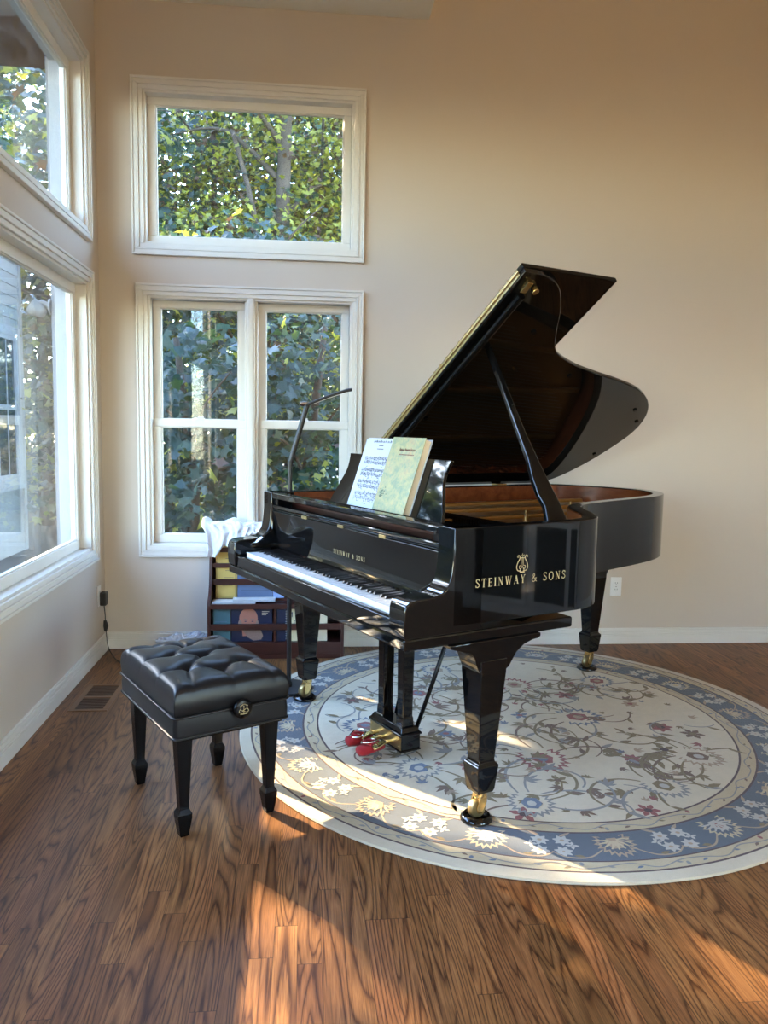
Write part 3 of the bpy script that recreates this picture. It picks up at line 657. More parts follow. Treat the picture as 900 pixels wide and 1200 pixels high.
# caster cups on the rug
Lp = lambda u, v, z=0.0: (PZ[0] + u * math.cos(PYAW) - v * math.sin(PYAW), PZ[1] + u * math.sin(PYAW) + v * math.cos(PYAW), z)
cup_mesh = None
for (u, v, k), lb in zip(LEGS, ('round black caster cup under the front leg nearest the camera', 'round black caster cup under the front leg beside the lamp base', 'round black caster cup under the tail leg near the back wall')):
    if cup_mesh is None:
        cup = MB().lathe([(0.048, 0), (0.0535, 0.004), (0.0535, 0.010), (0.050, 0.015), (0.044, 0.020), (0.038, 0.020), (0.033, 0.0105), (0.0, 0.0098)], (0, 0, 0), 'z', 40).build('caster_cup', LQ, None, smooth=35); cup_mesh = cup.data
    else:
        cup = bpy.data.objects.new('caster_cup', cup_mesh); C.objects.link(cup)
    cup.location = Lp(u, v - 0.012, RUGZ); tag(cup, lb, 'caster cup', 'caster cups under the piano legs')

# red velvet covers hung on the pedals
def pedal_cover(u, label, tilt, hgt):
    t = thing('pedal_cover', label, 'pedal cover', Lp(LU + u, LV - 0.125, 0.050), PYAW, 'red pedal covers')
    rings = []
    for y, w, h in ((-0.062, 0.014, 0.010), (-0.055, 0.026, 0.017), (-0.03, 0.031, 0.020), (0.0, 0.028, 0.019), (0.03, 0.020, 0.016), (0.055, 0.016, 0.014)):
        rings.append([(w * math.cos(2 * PI * k / 14), y, -0.006 + h * math.sin(2 * PI * k / 14) * (1 + 0.15 * math.sin(3 * k)) + (0.004 * hgt if y < 0 else 0)) for k in range(14)])
    MB().loft(rings).build('velvet_pouch', M['felt'], t, smooth=180)
    a = spline([(0.034 * math.cos(q), -0.01 + 0.030 * math.sin(q), 0.022 + 0.010 * math.sin(q + tilt)) for q in [2 * PI * k / 10 for k in range(10)]], 3, True)
    MB().tube(a + [a[0]], 0.0035, 8).build('metal_ring', M['chrome'], t, smooth=180)
    MB().tube([(-0.012, 0.04, 0.006), (-0.02, 0.0, 0.018), (0.0, -0.035, 0.024), (0.02, -0.01, 0.016)], 0.006, 8).build('tie_strap', M['felt'], t, smooth=180)
pedal_cover(-0.058, 'red velvet pedal cover with steel ring on the far piano pedal', 0.3, 1)
pedal_cover(0.030, 'red velvet pedal cover with steel ring on the pedal nearest the camera', 1.4, -1)

# ------------------------------------------------------------------ music on the desk
DM = Matrix.Translation(PZ) @ Matrix.Rotation(PYAW, 4, 'Z') @ deskM
def desk_thing(name, label, cat):
    o = thing(name, label, cat); o.matrix_world = DM; return o
ZB = -0.0008
t = desk_thing('sheet_music', 'open white sheet of printed notes on the music desk, left of the painted cover', 'sheet music')
m = MB()
for k, (dx, dz) in enumerate(((0.0, 0.0), (0.006, 0.004), (-0.004, -0.003))):
    y = -0.0035 - 0.0012 * k
    m.box(0.493 + dx, 0.734 + dx * .3, y - 0.0009, y, ZB, ZB + 0.292 + dz)
m.build('page', M['paper'], t)
def notation(m, x0, x1, zt, rows, y):
    for r in range(rows):
        for s in range(2):
            zb = zt - r * 0.050 - s * 0.019
            for k in range(5): m.box(x0, x1, y, y + 0.0003, zb - k * 0.0025, zb - k * 0.0025 + 0.0005)
            x = x0 + 0.006
            while x < x1 - 0.008:
                z = zb - rnd.uniform(0, 0.011); m.prism([(x + 0.0026 * math.cos(a), z + 0.0019 * math.sin(a)) for a in [2 * PI * q / 8 for q in range(8)]], y - 0.0002, y + 0.0003, 1)
                up_ = rnd.choice((-1, 1)); m.box(x + 0.0018, x + 0.0026, y - 0.0002, y + 0.0003, min(z, z + up_ * 0.010), max(z, z + up_ * 0.010))
                if rnd.random() < 0.5: m.box(x + 0.002, x + 0.013, y - 0.0002, y + 0.0003, z + up_ * 0.010 - 0.0008, z + up_ * 0.010 + 0.0008)
                x += rnd.choice((0.008, 0.011, 0.014))
m = MB(); notation(m, 0.520, 0.712, ZB + 0.215, 4, -0.0082)
for z, w in ((0.262, 0.035), (0.248, 0.05), (0.018, 0.03)): m.box(0.62 - w / 2, 0.62 + w / 2, -0.0082, -0.0079, ZB + z, ZB + z + 0.003)
for k in range(9):
    x = 0.555 + k * 0.018; m.tube([(x, -0.0080, ZB + 0.276), (x + 0.004, -0.0080, ZB + 0.284 + 0.003 * (k % 2)), (x + 0.009, -0.0080, ZB + 0.277), (x + 0.012, -0.0080, ZB + 0.283)], 0.0008, 5)
m.build('printed_notes', M['ink'], t)
t = desk_thing('music_book', 'thick music book with green and orange painted cover leaning on the music desk', 'book')
bx0, bx1 = 0.737, 0.955
MB().box(bx0 + .004, bx1 + 0.004, -0.030, -0.004, ZB + .003, ZB + 0.290).build('page_block', M['pages'], t, bevel=0.001)
MB().box(bx0, bx1 + 0.008, -0.0325, -0.0302, ZB, ZB + 0.295).build('front_cover', M['cover'], t, bevel=0.0006)
MB().box(bx0, bx1 + 0.010, -0.0038, -0.0015, ZB, ZB + 0.297).build('back_cover', M['paper'], t)
m = MB()
x = 0.808
for w in range(3):
    for k in range(4):
        m.tube([(x, -0.0330, ZB + 0.240), (x + 0.003, -0.0330, ZB + 0.249 + 0.003 * (k == 0)), (x + 0.006, -0.0330, ZB + 0.241), (x + 0.009, -0.0330, ZB + 0.246)], 0.0009, 5); x += 0.008
    x += 0.006
for k in range(12): m.box(0.815 + k * 0.0085, 0.821 + k * 0.0085, -0.0331, -0.0326, ZB + 0.224, ZB + 0.228)
m.build('cover_script', simple('dark_red_script', (0.16, 0.05, 0.04), 0.6), t)
m = MB()
for q in range(26):
    x = bx0 + 0.035 + rnd.gauss(0, 0.010); z = ZB + 0.065 + rnd.gauss(0, 0.012); m.box(x, x + 0.006, -0.0330, -0.0326, z, z + 0.004)
m.build('cover_dark_patch', simple('dark_green_paint', (0.07, 0.10, 0.06), 0.6), t)
# ------------------------------------------------------------------ piano bench
BW = (0.776, -1.891, 0.0)
bench = thing('piano_bench', 'black tufted leather piano bench with tapered legs standing on the wood floor', 'bench', BW, R(118.7))
DIPS = [(0.215, 0.085), (0.06, 0.082), (-0.095, 0.083), (0.155, -0.006), (0.0, -0.010), (-0.157, -0.010), (0.215, -0.105), (0.065, -0.108), (-0.10, -0.108)]
SEG = []
for i, a in enumerate(DIPS):
    for b in DIPS[i + 1:]:
        d = math.hypot(a[0] - b[0], a[1] - b[1])
        if 0.09 < d < 0.135: SEG.append((a, b))
HX, HY = 0.268, 0.188
for x, y in DIPS[:3]: SEG.append(((x, y), (x, HY)))
for x, y in DIPS[6:]: SEG.append(((x, y), (x, -HY)))
SEG += [(DIPS[5], (-HX, -0.008)), (DIPS[2], (-HX, 0.13)), (DIPS[8], (-HX, -0.15)), (DIPS[0], (HX, 0.085)), (DIPS[6], (HX, -0.105)), (DIPS[3], (HX, -0.006))]
def seg_d(p, s):
    (ax, ay), (bx, by) = s; dx, dy = bx - ax, by - ay
    t = max(0, min(1, ((p[0] - ax) * dx + (p[1] - ay) * dy) / (dx * dx + dy * dy)))
    return math.hypot(p[0] - ax - t * dx, p[1] - ay - t * dy)
def cushion_z(x, y):
    ex, ey = HX - abs(x), HY - abs(y); rr = 0.045
    fx = 1 - (max(0, rr - ex) / rr) ** 2.4; fy = 1 - (max(0, rr - ey) / rr) ** 2.4
    edge = math.sqrt(max(0, fx)) * math.sqrt(max(0, fy))
    h = 0.072 + 0.026 * edge + 0.016 * (1 - (x / HX) ** 2) * (1 - (y / HY) ** 2)
    dd = min(math.hypot(x - a, y - b) for a, b in DIPS); ds = min(seg_d((x, y), s) for s in SEG)
    far = max(0.0, min(1.0, min(ex, ey) / 0.075))
    h -= 0.026 * math.exp(-(dd / 0.021) ** 1.3)
    h -= 0.0125 * math.exp(-(ds / 0.012)) * (0.22 + 0.78 * far)
    return 0.400 + h
m = MB(); NX, NY = 132, 92
g = [[m.bm.verts.new(((2 * i / NX - 1) * HX, (2 * j / NY - 1) * HY, cushion_z((2 * i / NX - 1) * HX, (2 * j / NY - 1) * HY))) for j in range(NY + 1)] for i in range(NX + 1)]
for i in range(NX):
    for j in range(NY): m.face([g[i][j], g[i + 1][j], g[i + 1][j + 1], g[i][j + 1]])
border = [g[i][0] for i in range(NX)] + [g[NX][j] for j in range(NY)] + [g[i][NY] for i in range(NX, 0, -1)] + [g[0][j] for j in range(NY, 0, -1)]
prev = border
for k in range(1, 5):
    f = k / 4; row = []
    for v in border:
        bul = 1 + 0.022 * math.sin(PI * f); row.append(m.bm.verts.new((v.co.x * bul, v.co.y * bul, v.co.z * (1 - f) + 0.4005 * f)))
    for i in range(len(row)): m.face([prev[i - 1], prev[i], row[i], row[i - 1]][::-1])
    prev = row
cush = m.build('cushion', M['leather'], bench, smooth=180)
for x, y in DIPS: MB().lathe([(0.0, -0.001), (0.009, 0.0), (0.007, 0.005), (0.0, 0.007)], (x, y, cushion_z(x, y) - 0.002), 'z', 14).build('tuft_button', M['leather'], cush, smooth=180)
rect = lambda hx, hy, r, z: [(sx * (hx - r) + r * math.cos(a), sy * (hy - r) + r * math.sin(a), z) for sx, sy, a0 in ((1, 1, 0), (-1, 1, 90), (-1, -1, 180), (1, -1, 270)) for a in [R(a0 + 22.5 * k) for k in range(5)]]
ap = MB().loft([rect(0.272, 0.192, 0.014, 0.336), rect(0.273, 0.193, 0.014, 0.37), rect(0.270, 0.190, 0.014, 0.4005)]).build('apron', M['leather'], bench, smooth=40)
for z, e in ((0.401, 0.0015), (0.336, 0.0)):
    q = rect(0.273 + e, 0.193 + e, 0.015, z); MB().tube(q + [q[0]], 0.0042, 8, cap=False).build('piping', M['leather'], ap, smooth=180)
MB().box(-0.255, 0.255, -0.178, 0.178, 0.318, 0.336).build('bench_frame', M['satin'], bench, bevel=0.003)
for sx in (-1, 1):
    for sy in (-1, 1):
        MB().square_loft(sx * 0.217, sy * 0.147, [(0.0, 0.012, 0.012), (0.006, 0.0145, 0.0145), (0.062, 0.0225, 0.0225), (0.076, 0.0225, 0.0225), (0.090, 0.0155, 0.0155), (0.098, 0.0150, 0.0150), (0.318, 0.0245, 0.0245), (0.322, 0.0245, 0.0245)]).build('leg', M['satin'], bench, bevel=0.002)
for sx in (-1, 1):
    kb = MB().lathe([(0.0, 0.0), (0.016, 0.0), (0.018, 0.012), (0.029, 0.014), (0.0315, 0.020), (0.0315, 0.030), (0.028, 0.034), (0.024, 0.0355), (0.0, 0.0355)], (0, 0, 0), 'x', 32)
    if sx < 0: kb.bm.transform(Matrix.Rotation(PI, 4, 'Z'))
    kb.bm.transform(Matrix.Translation((sx * 0.268, -0.02, 0.403)))
    kn = kb.build('height_knob', M['satin'], bench, smooth=35)
    m = MB()
    for pts in ([(-0.005, -0.014), (-0.016, -0.006), (-0.010, 0.004), (-0.013, 0.012)], [(0.005, -0.014), (0.016, -0.006), (0.010, 0.004), (0.013, 0.012)], [(0, -0.014), (0, 0.012)], [(-0.008, 0.002), (0.006, -0.006)], [(-0.007, -0.009), (0.008, -0.002)], [(-0.012, 0.010), (0.0, 0.016), (0.012, 0.010)], [(-0.012, -0.015), (0.012, -0.015)]):
        m.tube([(sx * (0.268 + 0.0355), -0.02 + y, 0.403 + z) for y, z in spline(pts, 4)], 0.0011, 6)
    m.build('knob_emblem', M['goldpaint'], kn)

# ------------------------------------------------------------------ round rug with woven pattern
RK = list(RUG); RI = {k: i for i, k in enumerate(RK)}
m = MB(); RN = 160
def rug_pt(r, a): return (r * math.cos(a), r * math.sin(a))
bands = [(0.0, 'field'), (0.905, 'dark'), (0.913, 'beige'), (0.968, 'dark'), (0.976, 'blue'), (1.135, 'dark'), (1.141, 'beige'), (1.191, 'dark'), (1.199, 'cream'), (1.243, None)]
rw = random.Random(3)
def ring(r, z): return [m.bm.verts.new((*rug_pt(r, 2 * PI * k / RN), z)) for k in range(RN)]
prev = None
for (r0, c0), (r1, c1) in zip(bands, bands[1:]):
    m.mi = RI[c0]
    a = prev or [m.bm.verts.new((0, 0, RUGZ))]; b = ring(r1, RUGZ if c1 else RUGZ - 0.002)
    for k in range(RN):
        if len(a) == 1: m.face([a[0], b[k], b[(k + 1) % RN]])
        else: m.face([a[k], b[k], b[(k + 1) % RN], a[(k + 1) % RN]])
    prev = b
lowr = ring(1.246, 0.004); bot = ring(1.242, 0.0)
for a, b in ((prev, lowr), (lowr, bot)):
    for k in range(RN): m.face([a[k], b[k], b[(k + 1) % RN], a[(k + 1) % RN]])
m.face(bot[::-1])
LV_ = [0]
def zlay(): LV_[0] += 1; return RUGZ + 0.0004 + (LV_[0] % 40) * 0.00003
def poly(pts, col, z=None):
    m.mi = RI[col]; m.flat(pts, z or zlay())
def ribbon(pts, w, col, taper=True):
    m.mi = RI[col]; z = zlay(); n = len(pts); L = []; Rr = []
    for i in range(n):
        a = Vector(pts[max(0, i - 1)]); b = Vector(pts[min(n - 1, i + 1)]); d = (b - a)
        d = d.normalized() if d.length > 1e-9 else Vector((1, 0)); q = Vector((-d.y, d.x)) * w * (0.35 + 0.65 * math.sin(PI * (0.12 + 0.76 * i / (n - 1))) if taper else 1)
        L.append(m.bm.verts.new((pts[i][0] + q.x, pts[i][1] + q.y, z))); Rr.append(m.bm.verts.new((pts[i][0] - q.x, pts[i][1] - q.y, z)))
    for i in range(n - 1): m.face([L[i], Rr[i], Rr[i + 1], L[i + 1]])
def T2(c, a, s=1.0): return lambda p: (c[0] + s * (p[0] * math.cos(a) - p[1] * math.sin(a)), c[1] + s * (p[0] * math.sin(a) + p[1] * math.cos(a)))
def leaf(c, a, L, W, col):
    f = T2(c, a); poly([f(p) for p in ((0, 0), (L * .25, -W * .6), (L * .55, -W * .75), (L, 0), (L * .6, W * .5), (L * .25, W * .55))], col)
def lobed(c, a, L, col):
    for da, k in ((-0.9, .7), (-0.35, .95), (0.25, 1.0), (0.85, .65)): leaf(c, a + da, L * k, L * .2, col)
def petals(c, r0, r1, n, w, col, a0=0.0):
    for k in range(n):
        f = T2(c, a0 + 2 * PI * k / n); poly([f(p) for p in ((r0, -w * .5), ((r0 + r1) / 2, -w), (r1, -w * .2), (r1, w * .2), ((r0 + r1) / 2, w), (r0, w * .5))], col)
def disc(c, rx, ry, col, a=0.0, n=14, jag=0.0):
    f = T2(c, a); poly([f((rx * (1 + jag * (k % 2)) * math.cos(2 * PI * k / n), ry * (1 + jag * (k % 2)) * math.sin(2 * PI * k / n))) for k in range(n)], col)
def zigfan(c, a, s, outer, inner, core):
    """palmette: jagged fan outline, open middle, heart-shaped core"""
    f = T2(c, a, s); n = 15; zz = []
    for k in range(n * 2 + 1):
        t = -2.35 + 4.7 * k / (2 * n); r = (1.0 if k % 2 else 0.76) * (1.0 - 0.15 * abs(t) / 2.35); zz.append((r * math.cos(t), 0.9 * r * math.sin(t)))
    ins = []
    for k in range(n * 2 + 1):
        t = -2.35 + 4.7 * k / (2 * n); r = (0.78 if k % 2 else 0.60) * (1 - 0.1 * abs(t) / 2.35); ins.append((r * math.cos(t), 0.9 * r * math.sin(t)))
    m.mi = RI[outer]; z = zlay()
    A = [m.bm.verts.new((*f(p), z)) for p in zz]; B = [m.bm.verts.new((*f(p), z)) for p in ins]
    for i in range(len(A) - 1): m.face([A[i], A[i + 1], B[i + 1], B[i]])
    disc(f((0.05, 0)), s * .34, s * .30, inner, a, 12, 0.18); disc(f((0.08, 0)), s * .18, s * .16, core, a, 8)
# --- field
PAL = [((-0.02, -0.40), -PI / 2 + 0.15, 0.135, 'red', 'red', 'slate'), ((0.276, 0.02), 0.1, 0.135, 'slate', 'red', 'tan'), ((-0.69, -0.03), PI, 0.12, 'slate', 'red', 'slate'), ((-0.40, 0.36), 2.3, 0.12, 'tan', 'red', 'slate'), ((0.109, 0.46), PI / 2, 0.12, 'red', 'tan', 'red'),
       ((-0.52, -0.46), 3.9, 0.115, 'grey', 'slate', 'pale'), ((0.36, -0.66), -1.0, 0.11, 'grey', 'olive', 'pale'), ((0.62, -0.42), -0.6, 0.12, 'tan', 'brown', 'pale'), ((-0.25, 0.72), 1.9, 0.11, 'slate', 'tan', 'red'), ((0.56, 0.50), 0.75, 0.11, 'slate', 'red', 'tan'), ((-0.17, -0.76), -1.75, 0.11, 'grey', 'slate', 'pale')]
VINE = []
def vine(p, a, L, curl, col, w=0.0058, leaves=True):
    pts = [p]; n = int(L / 0.02)
    for k in range(n):
        a += curl * 0.02 * (1 + 1.2 * k / n) + rw.gauss(0, 0.03)
        p = (p[0] + 0.02 * math.cos(a), p[1] + 0.02 * math.sin(a))
        if math.hypot(*p) > 0.885: break
        pts.append(p)
        if leaves and k % 7 == 4:
            s = rw.choice((-1, 1)); c_ = rw.choice(('olive', 'olive', 'brown', 'olive', 'grey'))
            (lobed(p, a + s * 0.9, rw.uniform(.05, .085), c_) if rw.random() < .45 else leaf(p, a + s * 0.8, rw.uniform(.05, .09), rw.uniform(.014, .022), c_))
    if len(pts) > 3: ribbon(pts, w, col)
    return pts[-1], a
for c_, a, s, o_, i_, k_ in PAL:
    for da in (-2.6, -2.0, -1.2, 1.2, 2.0, 2.6, PI):
        q = (c_[0] + 0.7 * s * math.cos(a + da), c_[1] + 0.7 * s * math.sin(a + da))
        e, ea = vine(q, a + da + rw.uniform(-.4, .4), rw.uniform(0.28, 0.5), rw.choice((-1, 1)) * rw.uniform(3.0, 6.0), rw.choice(('olive', 'brown', 'olive', 'grey')))
for k in range(36):
    r, a = 0.87 * math.sqrt(rw.uniform(.05, .95)), rw.uniform(0, 2 * PI); vine(rug_pt(r, a), rw.uniform(0, 2 * PI), rw.uniform(.2, .36), rw.choice((-1, 1)) * rw.uniform(4, 8), rw.choice(('olive', 'brown', 'grey')), 0.004)
for c_, a, s, o_, i_, k_ in PAL: zigfan(c_, a, s, o_, i_, k_)
for c_, cols in (((0.50, 0.41), ('grey', 'red')), ((0.60, 0.17), ('tan', 'red')), ((0.616, -0.12), ('red', 'dark')), ((0.518, -0.354), ('olive', 'dark')), ((0.343, -0.427), ('red', 'red')), ((0.02, 0.05), ('slate', 'red')), ((-0.33, -0.46), ('red', 'dark')), ((-0.22, -0.84), ('red', 'dark')), ((0.222, -0.84), ('red', 'dark')), ((-0.55, 0.16), ('slate', 'red')), ((-0.1, 0.28), ('red', 'tan')), ((0.32, 0.30), ('red', 'dark')), ((-0.20, -0.10), ('slate', 'brown')), ((-0.36, -0.14), ('slate', 'red')), ((0.72, -0.2), ('brown', 'olive')), ((-0.74, 0.28), ('brown', 'red')), ((-0.02, -0.60), ('olive', 'brown'))):
    q = rw.uniform(.030, .045); petals(c_, q * .25, q * 1.25, rw.choice((5, 6, 7)), q * .34, cols[0], rw.uniform(0, 2)); disc(c_, q * .42, q * .36, cols[1], 0, 8)
for k in range(100):
    p = rug_pt(0.87 * math.sqrt(rw.random()), rw.uniform(0, 2 * PI)); lobed(p, rw.uniform(0, 6.28), rw.uniform(.028, .05), rw.choice(('olive', 'olive', 'tan', 'slate', 'brown', 'red')))
# --- blue border: palmettes and clusters of four pale flowers in turn
for k in range(32):
    a = R(-134 + 11.25 * k); c_ = rug_pt(1.05, a)
    if k % 2 == 0:
        pk = k % 12 == 6
        zigfan(rug_pt(1.035, a), a + rw.uniform(-.3, .3), 0.088, 'tan' if k % 4 == 0 else 'beige', 'pale' if k % 4 else 'tan', 'red' if pk else 'beige')
        for da in range(9):
            f = T2(rug_pt(1.02, a), a - 1.6 + 0.4 * da); ribbon([f((0.012, 0)), f((0.035, 0.004)), f((0.058, 0))], 0.0045, 'beige' if k % 4 == 0 else 'pale')
        for s in (-1, 1):
            ribbon(spline([rug_pt(1.075, a + s * .05), rug_pt(1.118, a + s * .10), rug_pt(1.12, a + s * .16), rug_pt(1.09, a + s * .20)], 5), 0.0038, 'tan')
            leaf(rug_pt(1.115, a + s * .11), a + s * 1.9, .035, .012, 'olive')
    else:
        for i, (dr, dt) in enumerate(((0.034, -0.036), (0.036, 0.030), (-0.028, -0.034), (-0.030, 0.036))):
            q = rug_pt(1.052 + dr, a + dt); petals(q, .004, .030, 7, .0085, 'pale', rw.uniform(0, 2)); disc(q, .008, .007, 'tan', 0, 7)
        for s in (-1, 1): petals(rug_pt(1.052, a + s * 0.062), .002, .022, 4, .006, 'pale', a)
        leaf(rug_pt(1.0, a + .03), a + 2.2, .05, .010, 'tan'); leaf(rug_pt(1.0, a - .03), a - 2.2, .05, .010, 'tan')
# --- vines in both beige bands
for r, amp, n in ((0.9405, 0.014, 52), (1.166, 0.013, 66)):
    ribbon([rug_pt(r + amp * math.sin(n / 2 * 2 * PI * k / 520) + 0.003 * math.sin(k * .7), 2 * PI * k / 520) for k in range(521)], 0.0024, 'grey', False)
    for k in range(n):
        a = 2 * PI * k / n; s = 1 if k % 2 else -1
        leaf(rug_pt(r - s * 0.004, a), a + s * 1.2, .026, .008, rw.choice(('grey', 'olive', 'brown', 'slate')))
        if k % 3 == 0: disc(rug_pt(r + s * 0.012, a + .03), .010, .007, rw.choice(('slate', 'tan', 'grey', 'red')), a, 8)
rug = m.build('round_rug', [RUG[k] for k in RK], None, bevel=-1)
rug.location = (2.069, -1.261, 0); rug.scale = (0.972, 1.012, 1)
for p in rug.data.polygons:
    if p.normal.z < 0 and p.center.z > 0.005: p.flip()
tag(rug, 'round cream rug with blue floral border lying under the piano', 'rug')

# ------------------------------------------------------------------ music cabinet, books, towel
CX0, CX1 = 0.600, 1.347
cab = thing('music_cabinet', 'dark cherry tiered sheet music rack standing against the wall under the double window', 'cabinet', (0, 0, 0))
CH = M['cherry']
side = [(-0.022, 0.0), (-0.022, 0.715)] + [(-0.105, 0.715), (-0.112, 0.70)] + spline([(-0.125, 0.62), (-0.145, 0.52), (-0.165, 0.42), (-0.205, 0.355), (-0.245, 0.325), (-0.255, 0.30)], 4) + [(-0.255, 0.0)]
for x in (CX0, CX1 - 0.018): MB().prism(side[::-1], x, x + 0.018, 0).build('side_panel', CH, cab, bevel=0.002)
I0, I1 = CX0 + 0.018, CX1 - 0.018
MB().box(I0, I1, -0.036, -0.026, 0.03, 0.70).build('back_panel', CH, cab)
for nm, y0, y1, z0, z1 in (('plinth', -0.248, -0.232, 0.0, 0.028), ('bottom_rail', -0.252, -0.236, 0.028, 0.094), ('front_slat', -0.252, -0.240, 0.163, 0.197), ('tray_rail', -0.254, -0.240, 0.281, 0.309), ('slat', -0.150, -0.139, 0.396, 0.428), ('slat', -0.135, -0.124, 0.490, 0.515), ('slat', -0.165, -0.152, 0.306, 0.322), ('slat', -0.122, -0.111, 0.575, 0.602), ('top_rail', -0.116, -0.100, 0.682, 0.712)):
    MB().box(I0, I1, y0, y1, z0, z1).build(nm, CH, cab, bevel=0.0015)
MB().box(I0, I1, -0.240, -0.036, 0.080, 0.092).build('bottom_shelf', CH, cab); MB().box(I0, I1, -0.240, -0.036, 0.293, 0.303).build('tray', CH, cab); MB().box(I0, I1, -0.116, -0.026, 0.70, 0.714).build('top_board', CH, cab, bevel=0.002)
for x in (0.965, 1.145): MB().box(x - 0.006, x + 0.006, -0.236, -0.036, 0.092, 0.293).build('divider', CH, cab)
def book(name, label, x0, x1, y, z0, z1, mat, th=0.012, deco=None, group=None, lean=0.0):
    t = thing(name, label, 'book', ((x0 + x1) / 2, y, z0), 0, group); t.rotation_euler.x = lean
    w = (x1 - x0) / 2; h = z1 - z0
    MB().box(-w + .001, w - .002, 0.0012, th - .0012, 0.001, h - .001).build('page_block', M['pages'], t)
    m = MB().box(-w, w, 0, 0.0011, 0, h); m.box(-w, w, th - 0.0011, th, 0, h); m.box(-w, -w + 0.001, 0, th, 0, h); m.build('book_cover', mat, t)
    if deco: deco(t, w, h)
    return t
def lines(rows, mat=M['ink'], frame=False):
    def f(t, w, h):
        m = MB()
        for z, a, b, th in rows: m.box(-w + 2 * w * a, -w + 2 * w * b, -0.0004, 0.0004, h * z, h * z + th)
        if frame:
            for q in ((-w + .008, -w + .0092, .01, h - .01), (w - .0092, w - .008, .01, h - .01), (-w + .008, w - .008, .01, .0112), (-w + .008, w - .008, h - .0112, h - .01)): m.box(q[0], q[1], -0.0004, 0.0004, q[2], q[3])
        m.build('cover_print', mat, t)
    return f
G1 = 'scores standing in the upper tier of the rack'
yl = lines([(0.80, .55, .9, .003), (0.72, .45, .9, .002), (0.55, .4, .85, .002), (0.36, .3, .8, .0025)], frame=True)
book('score_book', 'shorter yellow framed score at the left front of the upper rack tier', 0.634, 0.748, -0.128, 0.304, 0.535, M['yellow'], 0.010, yl, G1, R(-4))
book('score_book', 'taller yellow score behind the shorter one in the rack, top under the towel', 0.630, 0.75, -0.112, 0.304, 0.625, M['yellow'], 0.010, yl, G1, R(-4))
book('score_book', 'dark blue score in the upper rack tier, right of the yellow scores', 0.752, 0.948, -0.126, 0.304, 0.445, M['blue'], 0.010, lines([(0.75, .2, .8, .002), (0.62, .3, .7, .002), (0.40, .1, .9, .001)]), G1, R(-4))
book('score_book', 'narrow pale blue score in the upper rack tier, right of the dark blue one', 0.951, 1.012, -0.126, 0.304, 0.435, M['ltblue'], 0.008, None, G1, R(-4))
G2 = 'books standing in the lower tier of the rack'
book('book', 'teal book at the left end of the lower rack tier', 0.628, 0.722, -0.222, 0.093, 0.277, M['teal'], 0.016, lines([(0.6, .1, .8, .002), (0.5, .3, .9, .0015)], M['blue']), G2)
def portrait(t, w, h):
    m = MB()
    def ell(cx_, cz_, rx, rz, d, n=26, a0=0, a1=2 * PI): m.prism([(cx_ + rx * math.cos(a0 + (a1 - a0) * k / n), cz_ + rz * math.sin(a0 + (a1 - a0) * k / n)) for k in range(n)], -d, 0.0, 1)
    m.mi = 1
    m.prism([(0.0, 0.0), (0.095, 0.0), (0.085, 0.03), (0.05, 0.05), (0.02, 0.035)], -0.0003, 0, 1)
    m.mi = 0; ell(-0.018, 0.130, 0.050, 0.058, 0.0005); m.prism([(-0.05, 0.03), (0.035, 0.035), (0.036, 0.09), (-0.055, 0.09)], -0.0005, 0, 1)
    m.mi = 2; ell(-0.064, 0.100, 0.010, 0.022, 0.0007); ell(0.030, 0.098, 0.008, 0.022, 0.0007); m.prism([(-0.052, 0.088), (-0.045, 0.055), (-0.020, 0.022), (0.010, 0.004), (0.050, 0.010), (0.062, 0.030), (0.050, 0.060), (0.030, 0.092), (0.005, 0.075), (-0.020, 0.078)], -0.0008, 0, 1)
    for x in (-0.034, 0.004): m.mi = 2; m.prism([(x - .013, .121), (x + .013, .121), (x + .011, .126), (x - .011, .127)], -0.0009, 0, 1)
    m.mi = 3
    for x in (-0.034, 0.004): ell(x, 0.113, 0.0065, 0.003, 0.0010, 12)
    m.mi = 0; m.prism([(-0.021, .088), (-0.006, .088), (-0.011, .118), (-0.018, .118)], -0.0012, 0, 1)
    m.build('cover_portrait', [M['skin'], M['navy'], M['hair'], M['ink']], t)
    m = MB()
    for k in range(3): m.box(0.055, 0.095 - 0.008 * k, -0.0004, 0, h - 0.02 - 0.009 * k, h - 0.0165 - 0.009 * k)
    m.build('cover_print', M['pages'], t)
book('book', 'navy book with a bearded portrait on its cover in the lower rack tier', 0.727, 0.950, -0.222, 0.093, 0.279, M['navy'], 0.018, portrait, G2)
def coil(t, w, h):
    m = MB()
    for k in range(17): m.lathe([(0.0045, -0.001), (0.0055, 0), (0.0045, 0.001)], (w, 0.004, 0.012 + k * 0.0098), 'z', 10)
    m.build('spiral_coil', M['outlet'], t)
book('notebook', 'black spiral bound notebook with white coil beside the lamp pole in the rack', 0.972, 1.026, -0.222, 0.093, 0.272, M['navy'], 0.008, coil, G2)
def two_letters(t, w, h):
    for s, x, z, sz in (('M', -0.045, h - 0.035, 0.042), ('D', -0.012, h - 0.080, 0.042)):
        lettering('cover_letter', s, sz, M['ink'], t, Matrix.Translation((x, -0.0006, z)) @ Matrix.Rotation(R(90), 4, 'X'))
book('book', 'cream book with large dark letters in the lower rack tier behind the piano leg', 1.050, 1.138, -0.222, 0.093, 0.276, M['creamcover'], 0.014, two_letters, G2)
book('book', 'pale cream book in the lower rack tier, right of the piano leg', 1.155, 1.254, -0.222, 0.093, 0.272, M['pages'], 0.020, None, G2)
